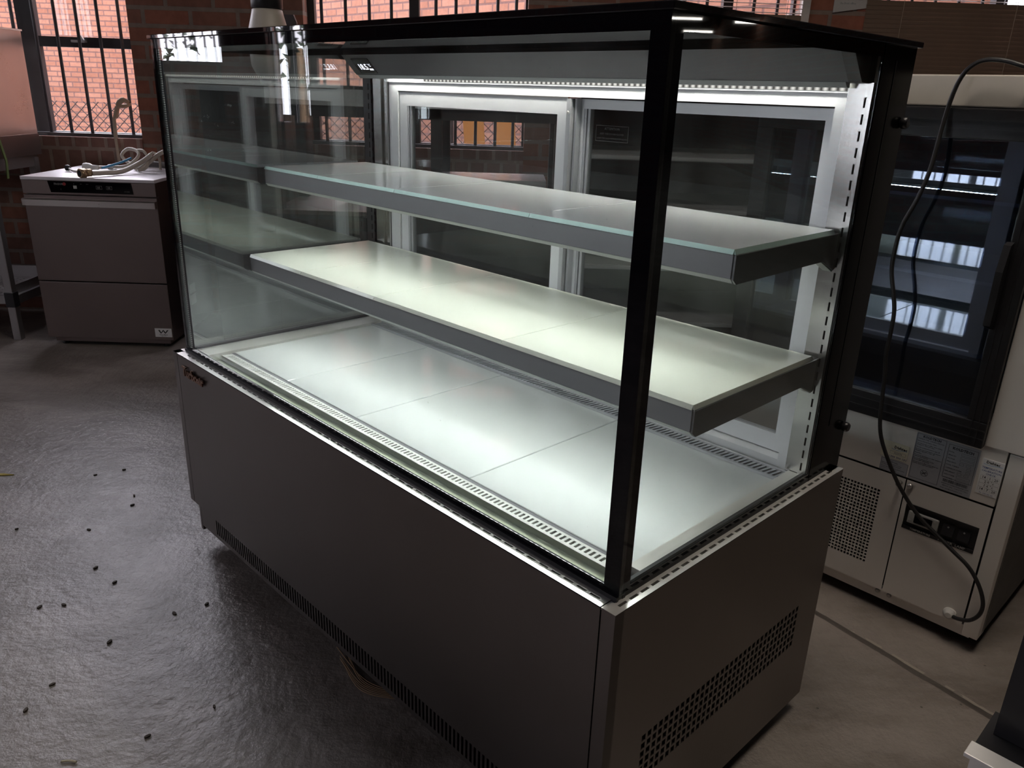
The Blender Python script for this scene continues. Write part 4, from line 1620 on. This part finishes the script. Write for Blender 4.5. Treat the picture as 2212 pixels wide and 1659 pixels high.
vs += [4.26]
q = MB(SO)
q.perf(lambda u, v, d: (u, v, 0.222 - d), us, vs, {(2 * i + 1, 2 * j + 1) for i in range(nx_) for j in range(ny_)}, 0.003)
q.build('lower_shelf', 'leg', st, recalc=False)
q = MB(SO)
q.box(SX - 0.024, SX + 0.012, 3.86, 4.26, 0.180, 0.222)
q.box(SX - 0.018, SX - 0.010, 3.86, 4.26, 0.222, 0.268)
q.box(SXL, SX - 0.02, 4.262, 4.275, 0.18, 0.285)
q.box(SXL, SX - 0.024, 3.846, 3.858, 0.180, 0.222)
q.build('shelf_rim', 'leg', st)

hb = thing('steel_hood', 'brushed steel appliance box standing on the steel stand at the left edge', 'appliance', (-2.75, 4.05, 0.870))
q = MB((2.75, -4.05, -0.870))
a0, a1 = -2.420, -2.475
vsx = [(-3.32, 3.80), (-2.462, 3.80), (-2.462, 4.31), (-3.32, 4.31)]
q.prism(vsx, 2, 0.872, 1.462)
bx = q.build('shell', 'steel_bar', hb)
q = MB((2.75, -4.05, -0.870))
q.prism([(-3.325, 3.795), (-2.457, 3.795), (-2.457, 4.315), (-3.325, 4.315)], 2, 1.462, 1.470)
q.build('lid_edge', 'steel_rim', hb)
q = MB((2.75, -4.05, -0.870))
q.box(-2.462, -2.457, 3.80, 4.31, 0.872, 0.975)
q.build('lower_skirt', 'steel_dw', hb)
sr = thing('hanging_strap', 'green webbing strap hanging down the side of the steel appliance box', 'strap', (-2.450, 3.98, 0.80))
q = MB()
P = [(-0.100, 0.46), (-0.070, 0.34), (-0.030, 0.17), (0.0, 0.06), (-0.012, -0.02)]
for i in range(len(P) - 1):
    a, c = P[i], P[i + 1]
    q.prism([(a[0] - 0.008, a[1]), (a[0] + 0.008, a[1]), (c[0] + 0.008, c[1]), (c[0] - 0.008, c[1])], 0, 0.0, 0.004)
q.build('webbing', 'strap', sr)

# ================================================================== BEHIND THE CASE
bc = thing('glass_cabinet', 'dark framed glass cabinet with a pale steel top fascia seen through the big case', 'display cabinet', (-0.34, 3.25, 0))
BO = (0.34, -3.25, 0)
q = MB(BO)
q.box(-0.88, 0.20, 3.0, 3.43, 0.05, 0.80, 0.004)
q.build('base', 'black', bc)
q = MB(BO)
q.box(-0.88, 0.20, 2.99, 3.44, 0.800, 0.815)
q.build('base_top', 'steel_dw', bc)
q = MB(BO)
q.box(-0.88, 0.20, 3.0, 3.43, 1.242, 1.256)
q.box(-0.88, 0.20, 3.0, 3.03, 1.150, 1.186)
q.box(-0.88, 0.20, 3.40, 3.43, 1.150, 1.186)
for x in (-0.88, -0.29, 0.16):
    for y in (3.0, 3.39):
        q.box(x, x + 0.04, y, y + 0.04, 0.815, 1.242)
q.build('frame', 'win_frame', bc)
q = MB(BO)
q.box(-0.88, 0.20, 2.990, 3.0, 1.188, 1.244)
q.build('top_fascia', 'alu', bc)
q = MB(BO)
q.box(-0.84, 0.16, 3.010, 3.014, 0.82, 1.150)
q.build('front_pane', 'glass_win', bc)
for x, y in ((-0.82, 3.06), (0.14, 3.06), (-0.82, 3.38), (0.14, 3.38)):
    q = MB(BO)
    q.lathe((x, y, 0), [(0.02, 0), (0.012, 0.01), (0.012, 0.055)], 10)
    q.build('foot', 'black', bc)
t = thing('steel_tray', 'stainless tray with round holes inside the far glass cabinet', 'tray', (-0.10, 3.16, 0.8180))
q = MB()
us = [-0.24]
for i in range(6):
    us += [-0.21 + 0.072 * i, -0.21 + 0.072 * i + 0.022]
us += [0.24]
q.perf(lambda u, v, d: (u, -0.08 + d, v), us, [0.0, 0.05, 0.072, 0.12], {(2 * i + 1, 1) for i in range(6)}, 0.004)
q.face([(-0.24, -0.08, 0.12), (0.24, -0.08, 0.12), (0.24, 0.20, 0.12), (-0.24, 0.20, 0.12)])
q.build('tray_body', 'steel_rim', t, recalc=False)
t = thing('coiled_pipe', 'dark ribbed pipe coil beside the tray in the far glass cabinet', 'pipe', (-0.56, 3.18, 0.8165))
q = MB()
q.tube([(0.12 * math.cos(a * 0.35) * 0.9, 0.03 * a / 6, 0.075 + 0.055 * math.sin(a * 0.35)) for a in range(0, 40)], 0.016, 8)
q.build('coil', 'hose_grey', t)

sc = thing('dark_backdrop', 'low dark shelving unit added to darken the view through the near sliding door', 'backdrop', (0.80, 3.30, 0))  # added dark unit that darkens what shows behind the near door
q = MB((-0.80, -3.30, 0))
q.box(0.25, 0.28, 3.02, 3.60, 0.0, 1.30)
q.box(1.47, 1.50, 3.02, 3.60, 0.0, 1.30)
q.box(0.28, 1.47, 3.57, 3.60, 0.02, 1.30)
q.build('side_panel', 'black', sc)
for z in (0.10, 0.40, 0.62, 0.84, 1.03, 1.295):
    q = MB((-0.80, -3.30, 0))
    q.box(0.28, 1.47, 3.03, 3.57, z, z + 0.02)
    sh = q.build('backdrop_board', 'grey_strip', sc)
    q = MB((-0.80, -3.30, 0))
    q.box(0.28, 1.47, 3.020, 3.03, z + 0.004, z + 0.016)
    q.build('pale_line_strip', 'alu_dark', sh)  # pale strips stand in for light lines in the door glass

bk = thing('black_counter', 'black counter unit carrying the cream grinder, behind the far end of the big case', 'counter', (-1.05, 3.70, 0))
q = MB((1.05, -3.70, 0))
q.box(-1.29, -0.945, 3.47, 3.95, 0.03, 1.235, 0.004)
q.build('carcass', 'black', bk)
q = MB((1.05, -3.70, 0))
q.box(-1.30, -0.935, 3.46, 3.96, 1.235, 1.250, 0.002)
q.build('worktop', 'steel_dw', bk)
q = MB((1.05, -3.70, 0))
q.box(-1.27, -0.96, 3.47, 3.93, 0.0, 0.03)
q.build('plinth', 'black_matt', bk)

gr = thing('coffee_grinder', 'cream bell shaped grinder with a black lid standing on the black counter', 'grinder', (-1.022, 3.60, 1.250))
q = MB()
q.lathe((0, 0, 0), [(0.045, 0.0), (0.050, 0.012), (0.048, 0.02), (0.036, 0.026)], 28)
q.build('base', 'black', gr)
q = MB()
q.lathe((0, 0, 0), [(0.036, 0.026), (0.062, 0.040), (0.079, 0.075), (0.082, 0.12), (0.082, 0.19), (0.080, 0.215), (0.066, 0.268), (0.061, 0.290), (0.050, 0.294)], 36)
q.build('hopper', 'cream', gr)
q = MB()
q.lathe((0, 0, 0), [(0.061, 0.294), (0.064, 0.298), (0.064, 0.36), (0.055, 0.378)], 32)
q.build('lid', 'black', gr)
lv = thing('standing_panel', 'dark rounded panel standing just beside the cream grinder', 'panel', (-1.00, 3.80, 1.250))
q = MB()
pr = [(-0.03, 0.0), (0.055, 0.0), (0.048, 0.26), (0.036, 0.29), (-0.010, 0.29), (-0.024, 0.27)]
q.prism(pr, 1, -0.01, 0.01)
q.build('panel', 'win_frame', lv)

# ================================================================== BITS ON THE FLOOR
def px_floor(x, y):
    """floor point under a spot of the photograph, used to note down where the litter lay"""
    from mathutils import Euler
    R = Euler(cam.rotation_euler, 'XYZ').to_matrix()
    d = R @ Vector(((x - 1106) / 1706.4085, -(y - 829.5) / 1706.4085, -1))
    t = -1.2532 / d.z
    return (d.x * t, d.y * t)


bits = [((36, 662), 0.012), ((290, 1072), 0.012), ((286, 1092), 0.014), ((192, 1145), 0.014), ((207, 1228), 0.015), ((248, 1259), 0.014), ((86, 1312), 0.016), ((138, 1308), 0.015), ((447, 1306), 0.013), ((377, 1326), 0.016), ((237, 1388), 0.016), ((113, 1480), 0.014), ((56, 1536), 0.014), ((319, 1592), 0.014), ((463, 1528), 0.011), ((206, 1027), 0.012), ((36, 1144), 0.010), ((268, 1016), 0.012)]
where = ['below the stand', 'just beside the case foot', 'nearest below the case end', 'in the open floor middle', 'in the brightest patch of floor', 'below the brightest patch of floor', 'near the left edge of the photo', 'second from the left edge of the photo', 'close to the shadow of the case', 'where the floor turns darker', 'in the lower middle of the bright floor', 'toward the lower left corner', 'lowest at the left edge', 'lowest of the floor litter', 'inside the shadow of the case', 'above the bright patch', 'upper left on the open floor', 'in front of the dishwasher']
for i, ((px, s), wh) in enumerate(zip(bits, where)):
    s *= 0.55
    x, y = px_floor(*px)
    q = MB()
    a = random.random() * 3
    pts = []
    for k in range(7):
        u = 2 * PI * k / 7
        pts.append((s * math.cos(u) * 0.9, s * 0.45 * math.sin(u)))
    q.prism([(p[0] * math.cos(a) - p[1] * math.sin(a), p[0] * math.sin(a) + p[1] * math.cos(a)) for p in pts], 2, 0.0, 0.003 + 0.002 * random.random())
    o = q.build('dead_leaf', 'leaf', None)
    o.location = (x, y, 0.0003)
    tag(o, 'small dark dead leaf on the concrete ' + wh, 'leaf', 'dead leaves on the concrete floor')
x, y = px_floor(6, 1026)
q = MB()
q.prism([(-0.045, 0), (0.0, -0.007), (0.038, 0.0), (0.0, 0.006)], 2, 0, 0.003)
o = q.build('yellow_leaf', 'leaf_y')
o.location = (x, y, 0.0003)
tag(o, 'bright yellow leaf on the floor at the left edge', 'leaf')
x, y = px_floor(150, 1648)
q = MB()
q.tube([(-0.016, 0, 0.003), (0.0, 0.002, 0.003), (0.014, 0.0, 0.003)], 0.0022, 6)
o = q.build('twig', 'twig')
o.location = (x, y, 0.0)
tag(o, 'short pale twig on the floor near the bottom left', 'twig')
st_ = thing('straw_wisp', 'wisp of dry straw lying under the front edge of the big case', 'straw', (*px_floor(800, 1480), 0.0))
for k in range(7):
    q = MB()
    q.tube([(-0.07 - 0.01 * k * random.random(), 0.06 + 0.01 * k, 0.004), (-0.02, 0.006 * k - 0.02, 0.006), (0.05, 0.004 * k - 0.045, 0.006), (0.11 + 0.02 * random.random(), 0.003 * k - 0.040, 0.004)], 0.0012, 5)
    q.build('straw', 'straw', st_)

# orange banner outside the second window
bn = thing('orange_banner', 'orange cloth banner outside the middle window seen through the sliding door', 'banner', (-0.30, 5.6, -0.15))
for k, x in enumerate((-0.05, 0.16)):
    q = MB()
    q.prism([(x, 1.55), (x + 0.14, 1.55), (x + 0.18, 1.02), (x + 0.04, 1.02)], 1, -0.004, 0.004)
    q.build('banner_panel', 'orange', bn)
for x in (-0.10, 0.42):
    q = MB()
    q.tube([(x, 0, 0), (x, 0, 1.75)], 0.012, 8, False)
    q.build('banner_pole', 'wire', bn)
q = MB()
q.tube([(-0.10, 0, 1.70), (0.42, 0, 1.70)], 0.006, 6, False)
q.build('banner_line', 'wire', bn)
